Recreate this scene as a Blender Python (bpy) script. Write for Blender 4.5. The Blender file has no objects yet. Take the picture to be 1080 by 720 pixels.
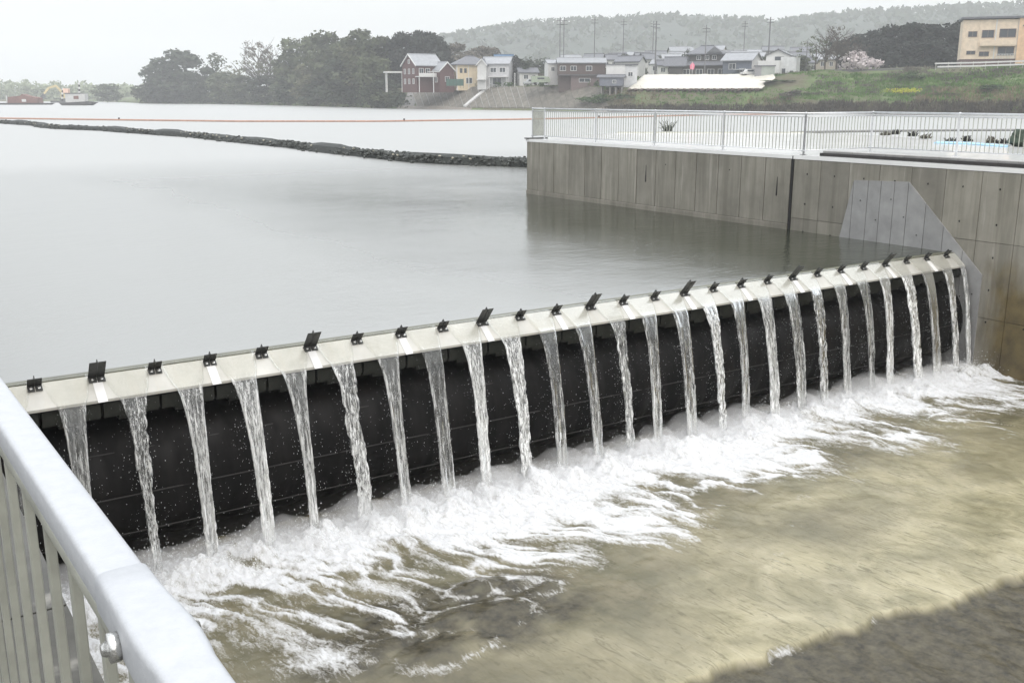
import bpy, math, random
import numpy as np
from mathutils import Vector, Matrix

# ------------------------------------------------------------------ camera, sky, sun, exposure
S = bpy.context.scene
C = bpy.data.collections.new('weir_scene'); S.collection.children.link(C)
FOC = 1060.0; PITCH = math.atan(259 / FOC); YAW = math.radians(-33.8); H = 3.6
cam = bpy.data.cameras.new('camera'); camo = bpy.data.objects.new('camera', cam); C.objects.link(camo)
cam.sensor_width = 36; cam.lens = FOC / 1080 * 36; cam.clip_start = 0.05; cam.clip_end = 6000
camo.location = (0, 0, H); camo.rotation_euler = (math.pi / 2 - PITCH, 0, YAW)
S.camera = camo
S.view_settings.view_transform = 'Standard'; S.view_settings.look = 'None'
S.view_settings.exposure = 0.0; S.view_settings.gamma = 1
S.cycles.max_bounces = 8; S.cycles.transparent_max_bounces = 24; S.cycles.volume_bounces = 1
S.cycles.caustics_reflective = False; S.cycles.caustics_refractive = False
SUN_EL = math.radians(52); SUN_ROT = math.radians(200)
W = bpy.data.worlds.new('World'); S.world = W; W.use_nodes = True
nt = W.node_tree; nt.nodes.clear()
def wn(t): return nt.nodes.new(t)
out = wn('ShaderNodeOutputWorld'); addn = wn('ShaderNodeAddShader')
sky = wn('ShaderNodeTexSky'); sky.sky_type = 'NISHITA'; sky.sun_disc = False
sky.sun_elevation = SUN_EL; sky.sun_rotation = SUN_ROT; sky.air_density = 1.5; sky.dust_density = 6
b1 = wn('ShaderNodeBackground'); b1.inputs[1].default_value = 0.05
nt.links.new(sky.outputs[0], b1.inputs[0])
# overcast layer: the standard overcast sky, three times as bright overhead as at the horizon
geo = wn('ShaderNodeNewGeometry'); sep = wn('ShaderNodeSeparateXYZ'); nt.links.new(geo.outputs['Incoming'], sep.inputs[0])
ng = wn('ShaderNodeMath'); ng.operation = 'MULTIPLY'; ng.inputs[1].default_value = -1; nt.links.new(sep.outputs[2], ng.inputs[0])
mx = wn('ShaderNodeMath'); mx.operation = 'MAXIMUM'; mx.inputs[1].default_value = 0; nt.links.new(ng.outputs[0], mx.inputs[0])
ov = wn('ShaderNodeMath'); ov.operation = 'MULTIPLY_ADD'; ov.inputs[1].default_value = 1.65; ov.inputs[2].default_value = 0.71
nt.links.new(mx.outputs[0], ov.inputs[0])
b2 = wn('ShaderNodeBackground'); b2.inputs[0].default_value = (0.955, 0.975, 1.0, 1)
nt.links.new(ov.outputs[0], b2.inputs[1])
nt.links.new(b1.outputs[0], addn.inputs[0]); nt.links.new(b2.outputs[0], addn.inputs[1]); nt.links.new(addn.outputs[0], out.inputs[0])
sl = bpy.data.lights.new('sun', 'SUN'); sl.energy = 0.6; sl.angle = math.radians(25); sl.color = (1, .97, .93)
so = bpy.data.objects.new('sun', sl); C.objects.link(so)
sd = Vector((math.cos(SUN_EL) * math.sin(SUN_ROT), math.cos(SUN_EL) * math.cos(SUN_ROT), math.sin(SUN_EL)))
so.rotation_euler = sd.to_track_quat('Z', 'Y').to_euler(); so.location = (0, 0, 60)

R = random.Random(7)
# ------------------------------------------------------------------ where things stand (measured from the photograph)
F_ = Vector((-math.sin(YAW) * math.cos(PITCH), math.cos(YAW) * math.cos(PITCH), -math.sin(PITCH)))
R_ = Vector((math.cos(YAW), math.sin(YAW), 0)); U_ = R_.cross(F_)
FH = FOC / math.cos(PITCH)
def ray(u, v): return F_ * FOC + R_ * (u - 540) + U_ * (360 - v)
def atz(u, v, z=0.0):
    d = ray(u, v); return Vector((0, 0, H)) + d * ((z - H) / d.z)
def atd(u, D, z):       # ground point in column u at horizontal depth D, height z
    return Vector((R_.x, R_.y, 0)) * ((u - 540) / FH * D) + Vector((-math.sin(YAW), math.cos(YAW), 0)) * D + Vector((0, 0, z))
def zof(v, D): return H - (v - 101) * D / FH
def mpp(D): return D / FH

# ------------------------------------------------------------------ mesh helpers
class MB:
    def __init__(s): s.v = []; s.f = []; s.m = []
    def add(s, vs, fs, mi=0):
        n = len(s.v); s.v += [tuple(x) for x in vs]; s.f += [tuple(i + n for i in f) for f in fs]; s.m += [mi] * len(fs)
    def box(s, x0, x1, y0, y1, z0, z1, M=None, mi=0):
        vs = [Vector(p) for p in ((x0,y0,z0),(x1,y0,z0),(x1,y1,z0),(x0,y1,z0),(x0,y0,z1),(x1,y0,z1),(x1,y1,z1),(x0,y1,z1))]
        if M is not None: vs = [M @ p for p in vs]
        s.add(vs, [(3,2,1,0),(4,5,6,7),(0,1,5,4),(1,2,6,5),(2,3,7,6),(3,0,4,7)], mi); return s
    def bev(s, x0, x1, y0, y1, z0, z1, b=.01, M=None):   # box with all edges chamfered
        vs = []; 
        import itertools
        X = (x0, x1); Y = (y0, y1); Z = (z0, z1); idx = {}
        for i, j, k in itertools.product((0, 1), repeat=3):
            sx = 1 - 2 * i; sy = 1 - 2 * j; sz = 1 - 2 * k
            for a in range(3):
                p = [X[i] + sx * b, Y[j] + sy * b, Z[k] + sz * b]; p[a] = (X[i], Y[j], Z[k])[a]
                idx[(i, j, k, a)] = len(vs); vs.append(Vector(p))
        fs = []
        for a in range(3):
            o = [q for q in range(3) if q != a]
            for s_ in (0, 1):
                q = []
                for (c, d) in ((0,0),(1,0),(1,1),(0,1)):
                    t = [0, 0, 0]; t[a] = s_; t[o[0]] = c; t[o[1]] = d; q.append(idx[(*t, a)])
                fs.append(tuple(q))
            for c in (0, 1):
                for d in (0, 1):
                    t0 = [0,0,0]; t0[o[0]] = c; t0[o[1]] = d; t1 = list(t0); t1[a] = 1
                    fs.append((idx[(*t0, o[0])], idx[(*t1, o[0])], idx[(*t1, o[1])], idx[(*t0, o[1])]))
        for i, j, k in itertools.product((0, 1), repeat=3): fs.append(tuple(idx[(i, j, k, a)] for a in range(3)))
        if M is not None: vs = [M @ p for p in vs]
        s.add(vs, fs); return s
    def prism(s, poly, a0, a1, axis='z', M=None):   # polygon extruded along an axis
        def P(p, a):
            if axis == 'z': return Vector((p[0], p[1], a))
            if axis == 'x': return Vector((a, p[0], p[1]))
            return Vector((p[0], a, p[1]))
        n = len(poly); vs = [P(p, a0) for p in poly] + [P(p, a1) for p in poly]
        if M is not None: vs = [M @ p for p in vs]
        s.add(vs, [tuple(range(n))[::-1], tuple(range(n, 2 * n))] + [(i, (i + 1) % n, (i + 1) % n + n, i + n) for i in range(n)]); return s
    def tube(s, path, r, n=8, caps=True):
        path = [Vector(p) for p in path]; m = len(path); rr = r if isinstance(r, (list, tuple)) else [r] * m
        vs = []; fs = []
        for i, p in enumerate(path):
            t = (path[min(i + 1, m - 1)] - path[max(i - 1, 0)]).normalized()
            up = Vector((0, 0, 1)) if abs(t.z) < .95 else Vector((1, 0, 0))
            a = t.cross(up).normalized(); b = t.cross(a)
            for k in range(n):
                w = 2 * math.pi * k / n; vs.append(p + (a * math.cos(w) + b * math.sin(w)) * rr[i])
        for i in range(m - 1):
            for k in range(n): fs.append((i*n+k, i*n+(k+1)%n, (i+1)*n+(k+1)%n, (i+1)*n+k))
        if caps: fs += [tuple(range(n)), tuple(range((m-1)*n, m*n))[::-1]]
        s.add(vs, fs); return s
    def blob(s, c, r, seed=0, jag=.25, sub=1):
        rn = random.Random(seed); n, m = (6, 4) if sub == 1 else (10, 7)
        vs = [(c[0], c[1], c[2] + r[2])]
        for j in range(1, m):
            for k in range(n):
                a = math.pi * j / m; w = 2 * math.pi * (k + .5 * (j % 2)) / n; q = 1 + rn.uniform(-jag, jag)
                vs.append((c[0] + r[0]*q*math.sin(a)*math.cos(w), c[1] + r[1]*q*math.sin(a)*math.sin(w), c[2] + r[2]*q*math.cos(a)))
        vs.append((c[0], c[1], c[2] - r[2])); fs = []
        for k in range(n):
            fs.append((0, 1 + k, 1 + (k + 1) % n)); L = len(vs) - 1; b = 1 + (m - 2) * n
            fs.append((L, b + (k + 1) % n, b + k))
            for j in range(m - 2):
                a0 = 1 + j * n; fs.append((a0 + k, a0 + n + k, a0 + n + (k+1) % n, a0 + (k+1) % n))
        s.add(vs, fs); return s
    def mesh(s, name, mats, smooth=False):
        me = bpy.data.meshes.new(name); me.from_pydata([tuple(v) for v in s.v], [], s.f)
        for m in (mats if isinstance(mats, (list, tuple)) else [mats]): me.materials.append(m)
        if max(s.m, default=0): me.polygons.foreach_set('material_index', s.m)
        if smooth: me.polygons.foreach_set('use_smooth', [True] * len(me.polygons))
        import bmesh
        bm = bmesh.new(); bm.from_mesh(me); bmesh.ops.recalc_face_normals(bm, faces=bm.faces); bm.to_mesh(me); bm.free()
        return me
    def build(s, name, mats, parent=None, smooth=False):
        return obj(name, s.mesh(name, mats, smooth), parent)
def obj(name, me, parent=None):
    o = bpy.data.objects.new(name, me); C.objects.link(o)
    if parent is not None: o.parent = parent
    return o
def thing(name, label, cat, loc=(0, 0, 0), rz=0.0, group=None):
    o = bpy.data.objects.new(name, None); C.objects.link(o); o.empty_display_size = .3
    o.location = loc; o.rotation_euler = (0, 0, rz); return tag(o, label, cat, group)
def tag(o, label, cat, group=None, kind=None):
    o['label'] = label; o['category'] = cat
    if group: o['group'] = group
    if kind: o['kind'] = kind
    return o
def setting(o, label, kind='structure'):
    o['kind'] = kind; o['label'] = label; return o
def stuff(o): o['kind'] = 'stuff'; return o
def dup(o, parent=None):
    c = o.copy(); C.objects.link(c)
    if parent is not None: c.parent = parent
    for ch in list(o.children): dup(ch, c)
    return c
def grid_mesh(name, X, Y, Z, mat, attrs=None, smooth=True):
    ny, nx = X.shape; me = bpy.data.meshes.new(name)
    co = np.stack([X, Y, Z], -1).reshape(-1, 3).astype(np.float32)
    i = np.arange(nx * ny).reshape(ny, nx)
    q = np.stack([i[:-1, :-1], i[:-1, 1:], i[1:, 1:], i[1:, :-1]], -1).reshape(-1, 4)
    me.vertices.add(len(co)); me.vertices.foreach_set('co', co.ravel())
    me.loops.add(q.size); me.loops.foreach_set('vertex_index', q.ravel().astype(np.int32))
    me.polygons.add(len(q)); me.polygons.foreach_set('loop_start', np.arange(0, q.size, 4, dtype=np.int32))
    me.update(calc_edges=True)
    if smooth: me.polygons.foreach_set('use_smooth', np.ones(len(q), bool))
    for k, a in (attrs or {}).items():
        at = me.attributes.new(k, 'FLOAT', 'POINT'); at.data.foreach_set('value', a.ravel().astype(np.float32))
    me.materials.append(mat); return me
def vnoise(x, y, seed=0):       # smooth 2-D value noise in -1..1
    xi = np.floor(x).astype(np.int64); yi = np.floor(y).astype(np.int64); fx = x - xi; fy = y - yi
    def h(a, b):
        n = (a * 374761393 + b * 668265263 + seed * 1442695041) & 0xffffffff
        n = ((n ^ (n >> 13)) * 1274126177) & 0xffffffff; n = n ^ (n >> 16)
        return (n & 0xffff) / 32767.5 - 1
    u = fx * fx * (3 - 2 * fx); v = fy * fy * (3 - 2 * fy)
    return (h(xi, yi) * (1-u) + h(xi+1, yi) * u) * (1-v) + (h(xi, yi+1) * (1-u) + h(xi+1, yi+1) * u) * v
def fbm(x, y, o=4, seed=0):
    s = 0; a = 1; t = 0
    for k in range(o):
        s = s + a * vnoise(x * 2**k + 17.3 * k, y * 2**k + 5.1 * k, seed + k); t += a; a *= .5
    return s / t

# ------------------------------------------------------------------ material helpers
class NT:
    def __init__(s, name):
        s.m = bpy.data.materials.new(name); s.m.use_nodes = True; s.t = s.m.node_tree; s.t.nodes.clear()
        s.out = s.n('ShaderNodeOutputMaterial')
    def n(s, t, **kw):
        x = s.t.nodes.new(t)
        for k, v in kw.items(): setattr(x, k, v)
        return x
    def l(s, a, b): s.t.links.new(a, b)
    def pos(s, scale=(1, 1, 1), obj=False):
        if obj: c = s.n('ShaderNodeTexCoord').outputs['Object']
        else: c = s.n('ShaderNodeNewGeometry').outputs['Position']
        mp = s.n('ShaderNodeMapping'); mp.inputs['Scale'].default_value = scale; s.l(c, mp.inputs[0]); return mp.outputs[0]
    def flow(s, sc):       # coordinates turned along the run of the water, then stretched
        m = s.n('ShaderNodeMapping'); m.inputs['Rotation'].default_value = (0, 0, math.radians(-6)); s.l(s.n('ShaderNodeNewGeometry').outputs['Position'], m.inputs[0])
        k = s.n('ShaderNodeMapping'); k.inputs['Scale'].default_value = sc; s.l(m.outputs[0], k.inputs[0]); return k.outputs[0]
    def noise(s, vec, sc, det=4, rough=.55, dist=0.0):
        x = s.n('ShaderNodeTexNoise'); x.inputs['Scale'].default_value = sc; x.inputs['Detail'].default_value = det
        x.inputs['Roughness'].default_value = rough; x.inputs['Distortion'].default_value = dist; s.l(vec, x.inputs[0]); return x.outputs[0]
    def ramp(s, fac, pts):
        x = s.n('ShaderNodeValToRGB'); e = x.color_ramp.elements
        while len(e) < len(pts): e.new(.5)
        for q, (p, c) in zip(e, pts): q.position = p; q.color = (c, c, c, 1) if isinstance(c, (int, float)) else (*c, 1)
        s.l(fac, x.inputs[0]); return x.outputs[0]
    def mix(s, fac, a, b, mode='MIX'):
        x = s.n('ShaderNodeMix', data_type='RGBA', blend_type=mode)
        for i, v in ((0, fac), (6, a), (7, b)):
            if isinstance(v, (int, float)): x.inputs[i].default_value = v if i == 0 else (v, v, v, 1)
            elif isinstance(v, tuple): x.inputs[i].default_value = (*v, 1)
            else: s.l(v, x.inputs[i])
        return x.outputs[2]
    def math(s, op, a, b=0.0, c=0.0):
        x = s.n('ShaderNodeMath', operation=op)
        for i, v in enumerate((a, b, c)):
            if isinstance(v, (int, float)): x.inputs[i].default_value = v
            else: s.l(v, x.inputs[i])
        return x.outputs[0]
    def bump(s, h, strength=.3, dist=.01, prev=None):
        x = s.n('ShaderNodeBump'); x.inputs['Strength'].default_value = strength; x.inputs['Distance'].default_value = dist
        s.l(h, x.inputs['Height'])
        if prev is not None: s.l(prev, x.inputs['Normal'])
        return x.outputs[0]
    def bsdf(s, col, rough=.8, normal=None, metal=0.0, spec=.5, ior=1.45):
        x = s.n('ShaderNodeBsdfPrincipled')
        for k, v in (('Base Color', col), ('Roughness', rough), ('Metallic', metal), ('Specular IOR Level', spec), ('IOR', ior)):
            if isinstance(v, tuple): x.inputs[k].default_value = (*v, 1)
            elif isinstance(v, (int, float)): x.inputs[k].default_value = v
            else: s.l(v, x.inputs[k])
        if normal is not None: s.l(normal, x.inputs['Normal'])
        return x
    def done(s, sh): s.l(sh, s.out.inputs[0]); return s.m
_mc = {}
def plain(name, col, rough=.7, var=.25, sc=3.0, metal=0.0, bump=.2, rnd=.1, spec=.5, bd=.01):
    k = name
    if k in _mc: return _mc[k]
    t = NT(name); p = t.pos()
    n = t.noise(p, sc, 5, .6); d = tuple(c * (1 - var) for c in col); l_ = tuple(min(1, c * (1 + var)) for c in col)
    c = t.ramp(n, [(.3, d), (.7, l_)])
    if rnd:
        oi = t.n('ShaderNodeObjectInfo'); f = t.math('MULTIPLY_ADD', oi.outputs['Random'], 2 * rnd, 1 - rnd)
        c = t.mix(1.0, c, f, 'MULTIPLY')
    nb = t.bump(t.noise(p, sc * 6, 4), bump, bd)
    _mc[k] = t.done(t.bsdf(c, rough, nb, metal, spec).outputs[0]); return _mc[k]

def concrete_mat(name, base, stain=True, wet=.35, panel=True):
    t = NT(name); p = t.pos()
    c = t.ramp(t.noise(p, .9, 6, .6), [(.3, tuple(b * .72 for b in base)), (.5, base), (.72, tuple(b * 1.22 for b in base))])
    st = t.noise(t.pos((3.2, 3.2, .22)), 1.3, 5, .65)              # rain runs down the face
    c = t.mix(t.ramp(st, [(.42, .0), (.64, .62)]), c, (base[0]*.5, base[1]*.5, base[2]*.46))
    lt = t.noise(t.pos((4, 4, .3)), 1.1, 4, .6)
    c = t.mix(t.ramp(lt, [(.60, .0), (.70, .38)]), c, (.47, .45, .40))
    if panel:
        oi = t.n('ShaderNodeObjectInfo'); c = t.mix(1.0, c, t.math('MULTIPLY_ADD', oi.outputs['Random'], .26, .87), 'MULTIPLY')
    if stain:                                                        # brown algae where the tail water splashes the face
        sp = t.n('ShaderNodeSeparateXYZ'); t.l(t.n('ShaderNodeNewGeometry').outputs['Position'], sp.inputs[0])
        zz = t.math('MULTIPLY_ADD', sp.outputs[2], -1.3, -.1); yy = t.math('MULTIPLY_ADD', sp.outputs[1], -2.0, 25.9)
        m = t.math('MINIMUM', zz, yy); m = t.math('ADD', m, t.math('MULTIPLY_ADD', t.noise(t.pos((1, 1.6, .5)), 1.3, 5, .6), 2.2, -1.0))
        cl = t.n('ShaderNodeClamp'); t.l(m, cl.inputs[0])
        br = t.ramp(t.noise(p, 2.4, 5), [(.35, (.060, .042, .012)), (.65, (.135, .098, .032))])
        c = t.mix(t.math('MULTIPLY', cl.outputs[0], .96), c, br)
    fine = t.noise(p, 60, 3); c = t.mix(t.math('MULTIPLY', fine, .25), c, tuple(b * .7 for b in base))
    nb = t.bump(t.noise(p, 22, 6), .25, .006)
    r = t.ramp(t.noise(p, 1.7, 4), [(.35, wet), (.7, min(1, wet + .35))])
    return t.done(t.bsdf(c, r, nb).outputs[0])
M_conc = concrete_mat('cast_concrete', (.245, .232, .196), stain=True, wet=.45)
M_conc2 = concrete_mat('old_concrete', (.24, .225, .19), stain=False, wet=.5, panel=False)
M_deck = plain('wet_deck_concrete', (.74, .74, .73), .12, .08, .8, rnd=0)
M_joint = plain('joint_filler', (.012, .012, .012), .8)
M_dark = plain('dark_steel', (.045, .046, .044), .42, .35, 14, metal=.35, bump=.15, rnd=.12)
M_bolt = plain('bolt_steel', (.62, .62, .60), .25, .15, 20, metal=.9)
M_galv = plain('galvanised_steel', (.56, .57, .58), .34, .12, 9, metal=.55, bump=.1, rnd=.03)
M_galvb = plain('galvanised_bar', (.34, .345, .30), .5, .2, 7, metal=.3, bump=.1, rnd=.06)
M_plate = plain('grey_steel_plate', (.275, .275, .272), .5, .16, 2.5, metal=.0, bump=.08, rnd=.05)
t = NT('wet_black_rubber'); p = t.pos(); rn1 = t.noise(t.pos((1.6, 1, .35)), 1.4, 5, .6)
M_rubber = t.done(t.bsdf(t.ramp(rn1, [(.35, (.002, .0018, .0018)), (.62, (.006, .005, .0045)), (.75, (.014, .012, .010))]), t.ramp(rn1, [(.4, .75), (.65, .30)]), t.bump(t.noise(p, 6, 5), .35, .02), 0, .22).outputs[0])
M_black = plain('dark_recess_steel', (.018, .016, .015), .6, .5, 6, rnd=.1)

# ================================================================== SETTING: water
def upstream_water():
    t = NT('river_water'); 
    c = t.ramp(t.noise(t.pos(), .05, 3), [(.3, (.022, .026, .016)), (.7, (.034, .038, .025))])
    cd = t.n('ShaderNodeCameraData')
    p = t.pos((1, 1, 1))
    n1 = t.noise(t.pos((1.0, 1.8, 1)), 2.6, 4, .6); n2 = t.noise(p, 14, 3, .6); n3 = t.noise(t.pos((.5, .8, 1)), .9, 2)
    v = t.n('ShaderNodeTexVoronoi'); v.inputs['Scale'].default_value = 3.2; t.l(p, v.inputs[0])      # rain rings
    rg = t.math('SINE', t.math('MULTIPLY', v.outputs[0], 60)); rg = t.math('MULTIPLY', rg, t.ramp(v.outputs[0], [(.0, 1.0), (.22, 0.0)]))
    patch = t.math('MULTIPLY_ADD', t.noise(p, .16, 3, .5), 2.4, -.55)
    h = t.math('ADD', t.math('MULTIPLY', n1, .5), t.math('MULTIPLY', n2, .09)); h = t.math('ADD', h, t.math('MULTIPLY', n3, .6))
    h = t.math('MULTIPLY', h, patch); h = t.math('ADD', h, t.math('MULTIPLY', rg, .05))
    nb = t.bump(h, .8, .05)
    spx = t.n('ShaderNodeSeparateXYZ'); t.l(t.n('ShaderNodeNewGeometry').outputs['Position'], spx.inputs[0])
    # smooth by the pier; open river rougher, reflected sky painted pale into its colour
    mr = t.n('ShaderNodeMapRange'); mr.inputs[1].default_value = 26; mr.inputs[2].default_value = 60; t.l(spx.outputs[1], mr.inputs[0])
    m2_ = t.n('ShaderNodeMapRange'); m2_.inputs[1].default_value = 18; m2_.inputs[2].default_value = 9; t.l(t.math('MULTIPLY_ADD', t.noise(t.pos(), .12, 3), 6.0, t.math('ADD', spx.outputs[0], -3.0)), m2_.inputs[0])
    open_sheen = t.math('MAXIMUM', mr.outputs[0], t.math('MULTIPLY', m2_.outputs[0], .72))
    c = t.mix(open_sheen, c, (.27, .275, .262))
    b = t.bsdf(c, t.math('MULTIPLY_ADD', open_sheen, .36, .06), nb, 0, .5, t.math('MULTIPLY_ADD', t.ramp(open_sheen, [(.03, 0.0), (.35, 1.0)]), .95, 1.5))
    return t.done(b.outputs[0])
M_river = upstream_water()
# sheet with a hole where the tail water lies; it sinks towards the crest of the weir
mb = MB()
xs = [.45 + (21.8 - .45) * i / 60 for i in range(61)]; ys = [13.80, 13.86, 13.93, 14.02, 14.15, 14.35, 14.7, 15.3]; zs = [.045, .062, .074, .083, .09, .096, .099, .10]
WZ = 0.10 - 0.10
X, Y = np.meshgrid(np.array(xs), np.array(ys)); Z = np.repeat(np.array(zs)[:, None] - .10, len(xs), 1)
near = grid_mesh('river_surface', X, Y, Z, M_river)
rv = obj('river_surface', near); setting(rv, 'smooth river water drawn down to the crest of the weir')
mb = MB()
def quad(mb, x0, x1, y0, y1, z): mb.add([(x0,y0,z),(x1,y0,z),(x1,y1,z),(x0,y1,z)], [(0,1,2,3)])
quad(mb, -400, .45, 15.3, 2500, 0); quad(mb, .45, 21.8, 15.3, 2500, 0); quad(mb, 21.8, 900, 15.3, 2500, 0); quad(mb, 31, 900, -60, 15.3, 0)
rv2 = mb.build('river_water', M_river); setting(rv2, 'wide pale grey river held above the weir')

# ------------------------------------------------------------------ the pool below the weir
ZT = -2.70; YB = 12.86
FX = [1.80 + .7527 * k for k in range(27)]                 # the 27 flow splitters
TALL = {1, 5, 9, 12, 15, 19, 23}
SX = [(FX[k] + FX[k + 1]) / 2 for k in range(26)]
SX = [FX[0] - .3764] + SX + [FX[-1] + .22]                   # centre of every falling stream
nx = 1000; yy = np.concatenate([np.linspace(3.0, 9.0, 200)[:-1], np.linspace(9.0, 13.7, 300)]); xx = np.linspace(.45, 21.8, nx)
X, Y = np.meshgrid(xx, yy)
d = YB - Y
wx = X - .38 * d + .55 * fbm(X * .7, Y * .7, 3, 5); wy = Y + .5 * fbm(X * .8 + 9, Y * .8, 3, 8)
tong = fbm(wx * 1.15, wy * .38, 4, 21)                       # long tongues of foam pushed downstream
reach = 2.65 + .9 * vnoise(X * .33 + 3, X * 0 + 1.5, 3) + 1.5 * tong + .22 * np.clip((X - 12) / 9, 0, 1) + .45 * np.clip((10 - X) / 5, 0, 1)
base = np.clip((reach - d) / 1.15, 0, 1)
curl = 1 - np.abs(fbm(wx * 2.5, wy * .85, 5, 33)) * 3.4     # thin curling lines
curl = np.clip(curl, 0, 1) ** 2
fine = fbm(wx * 8, wy * 2.6, 4, 51)
dense = np.clip((1.25 + 1.2 * tong + .5 * curl - d) / 1.0, 0, 1)
foam = np.clip(dense + base * (.30 + .62 * curl + .55 * fine + .35 * tong), 0, 1)
far = np.clip((4.3 + 1.2 * tong - d) / 1.8, 0, 1) * np.clip(fbm(X * .8, Y * 1.1, 3, 77) * 2.2 - .15, 0, 1)
foam = np.clip(foam + far * np.clip(curl * 1.25 - .3, 0, 1), 0, 1)
mound = np.exp(-((Y - (YB - .10)) / np.where(Y > YB - .1, .62, .42)) ** 2)
pk = sum(np.exp(-((X - s - .02) / .17) ** 2) * (.75 + .5 * math.sin(i * 2.7)) for i, s in enumerate(SX))
bil = np.abs(fbm(X * 2.6 - d * .4, Y * 1.9, 6, 91))
grit = fbm(X * 14, Y * 12, 3, 57)
Zg = ZT + mound * (.05 + .10 * pk + .22 * bil + .035 * grit) + .07 * np.exp(-(d / 1.5) ** 2) * (bil * 1.7 - .2) + .018 * grit * foam * np.clip(1.3 - d / 2.5, 0, 1)
Zg += np.clip(1 - np.abs(d - 1.5) / 2.6, 0, 1) * (.075 * fbm(wx * 1.7, wy * 1.3, 4, 12) + .03 * foam * (1 + fine))
Zg += .016 * fbm(X * 1.6, Y * 3.0, 4, 66) * np.clip(d / 2, 0, 1)
edge = 6.92 - .11 * (X - 10.3) + .26 * fbm(X * .9, X * 0, 5, 5) + .10 * fbm(X * 2.2, Y * 2.2, 4, 15) + .05 * vnoise(X * 5, X * 0, 6)
deepm = np.clip((edge - .05 - Y) / .11, 0, 1)                       # beyond the end of the concrete apron the bed drops
Zg += -.09 * deepm + .05 * deepm * fbm(X * 2.3, Y * 2.3, 4, 29)
ef = np.clip(1 - np.abs(Y - edge + .12) / .10, 0, 1) * np.clip(fbm(X * 1.4, Y, 3, 45) * 2.6 - .7, 0, 1)
foam = np.clip(foam + ef * .9, 0, 1); foam = np.where(Y > YB + .15, foam * np.clip(1 - (Y - YB - .15) * 1.1 + .3 * fine, .25, 1), foam)
rock = np.zeros_like(X)
ROCKS = [(6.35, 10.28, .34, .15), (5.70, 9.72, .42, .12), (6.75, 10.05, .3, .1), (6.1, 9.55, .5, .12), (5.2, 9.2, .5, .13), (7.05, 9.75, .3, .09), (4.6, 9.6, .4, .1)]
for (a, b, r, h) in ROCKS: rock = np.maximum(rock, np.exp(-(((X - a) / (r * 1.3)) ** 2 + ((Y - b) / (r * .7)) ** 2) * (1 + .5 * fbm(X * 6, Y * 6, 3, 2))) * h)
Zg += rock * .8
foam = np.clip(foam + np.clip(1 - np.abs(rock - .05) / .03, 0, 1) * .55 * np.clip(.5 + fbm(X * 5, Y * 5, 3, 8) * 1.6, 0, 1), 0, 1)
darkp = np.clip(np.exp(-(((X - 5.6) / 1.7) ** 2 + ((Y - 9.75) / .85) ** 2)) * (2.2 + 3.0 * fbm(X * 1.8, Y * 2.6, 5, 71)) - .2, 0, 1)
deepa = np.maximum(deepm, darkp)
t = NT('tail_water'); p = t.pos()
A = lambda k: (lambda a: a.outputs['Fac'])(t.n('ShaderNodeAttribute', attribute_name=k))
fo = A('foam'); dp = A('deep'); sandy = A('sandy')
flow = t.noise(t.flow((1.1, .8, 1)), 1.3, 8, .66, .9)
sand = t.ramp(flow, [(.25, (.155, .142, .075)), (.5, (.325, .295, .185)), (.75, (.46, .42, .29))])
olive = t.ramp(t.noise(p, 1.1, 6, .65, .6), [(.3, (.070, .066, .040)), (.5, (.135, .122, .076)), (.72, (.215, .19, .125))])
bed = t.mix(sandy, olive, sand)
fl2 = t.noise(t.flow((4.4, .75, 1)), 3.0, 7, .75, 1.4); bed = t.mix(t.ramp(fl2, [(.53, 0.0), (.62, .62)]), bed, (.10, .09, .05))
bl = t.noise(p, .75, 5, .6, .5); bed = t.mix(t.ramp(bl, [(.48, 0.0), (.66, .5)]), bed, (.125, .12, .075))
dk = t.ramp(t.noise(p, 5.5, 7, .75), [(.34, (.022, .019, .011)), (.7, (.095, .083, .050))])
bed = t.mix(dp, bed, dk)
fn = t.noise(t.flow((1.5, .6, 1)), 11, 6, .72, 1.0); fn2 = t.noise(p, 45, 4, .7)
fm = t.math('ADD', fo, t.math('MULTIPLY_ADD', fn, 1.9, -1.0)); fm = t.math('ADD', fm, t.math('MULTIPLY_ADD', fn2, .5, -.25))
gate = t.ramp(fo, [(.03, 0.0), (.16, 1.0)])
fm0 = fm
fm = t.math('MULTIPLY', t.ramp(fm, [(.16, 0.0), (.36, .40), (.60, .80), (.95, 1.0)]), gate)
rip = t.noise(t.flow((2.6, 1.0, 1)), 3.4, 7, .72, 1.4); rip2 = t.noise(p, 26, 4, .6)
hh = t.math('ADD', t.math('MULTIPLY', rip, .5), t.math('MULTIPLY', rip2, .14))
nb = t.bump(hh, .55, .035)
nb2 = t.bump(t.math('ADD', fn, t.math('MULTIPLY', fn2, .4)), .7, .04)
wat = t.bsdf(bed, .07, nb, 0, .5, 1.4); fb = t.bsdf(t.ramp(fm0, [(.15, (.33, .315, .27)), (.5, (.50, .498, .485)), (.95, (.66, .67, .68))]), .75, nb2)
ms = t.n('ShaderNodeMixShader'); t.l(fm, ms.inputs[0]); t.l(wat.outputs[0], ms.inputs[1]); t.l(fb.outputs[0], ms.inputs[2])
M_tail = t.done(ms.outputs[0])
sandm = np.clip(.28 + (X - 9) * .12 + (8.9 - Y) * .30 - np.clip(X - 13.5, 0, 9) * .17 + .8 * fbm(X * .5, Y * .9, 4, 14), 0, 1)
tw = obj('tail_water', grid_mesh('tail_water', X, Y, Zg, M_tail, {'foam': foam, 'deep': deepa, 'sandy': sandm}))
setting(tw, 'foaming water spreading over the shallow sandy apron below the weir')
X2, Y2 = np.meshgrid(np.linspace(.45, 21.8, 120), np.linspace(-60, 3.0, 150)); Z2 = ZT - .09 + .05 * fbm(X2 * 1.3, Y2 * 1.3, 4, 29)
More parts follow.
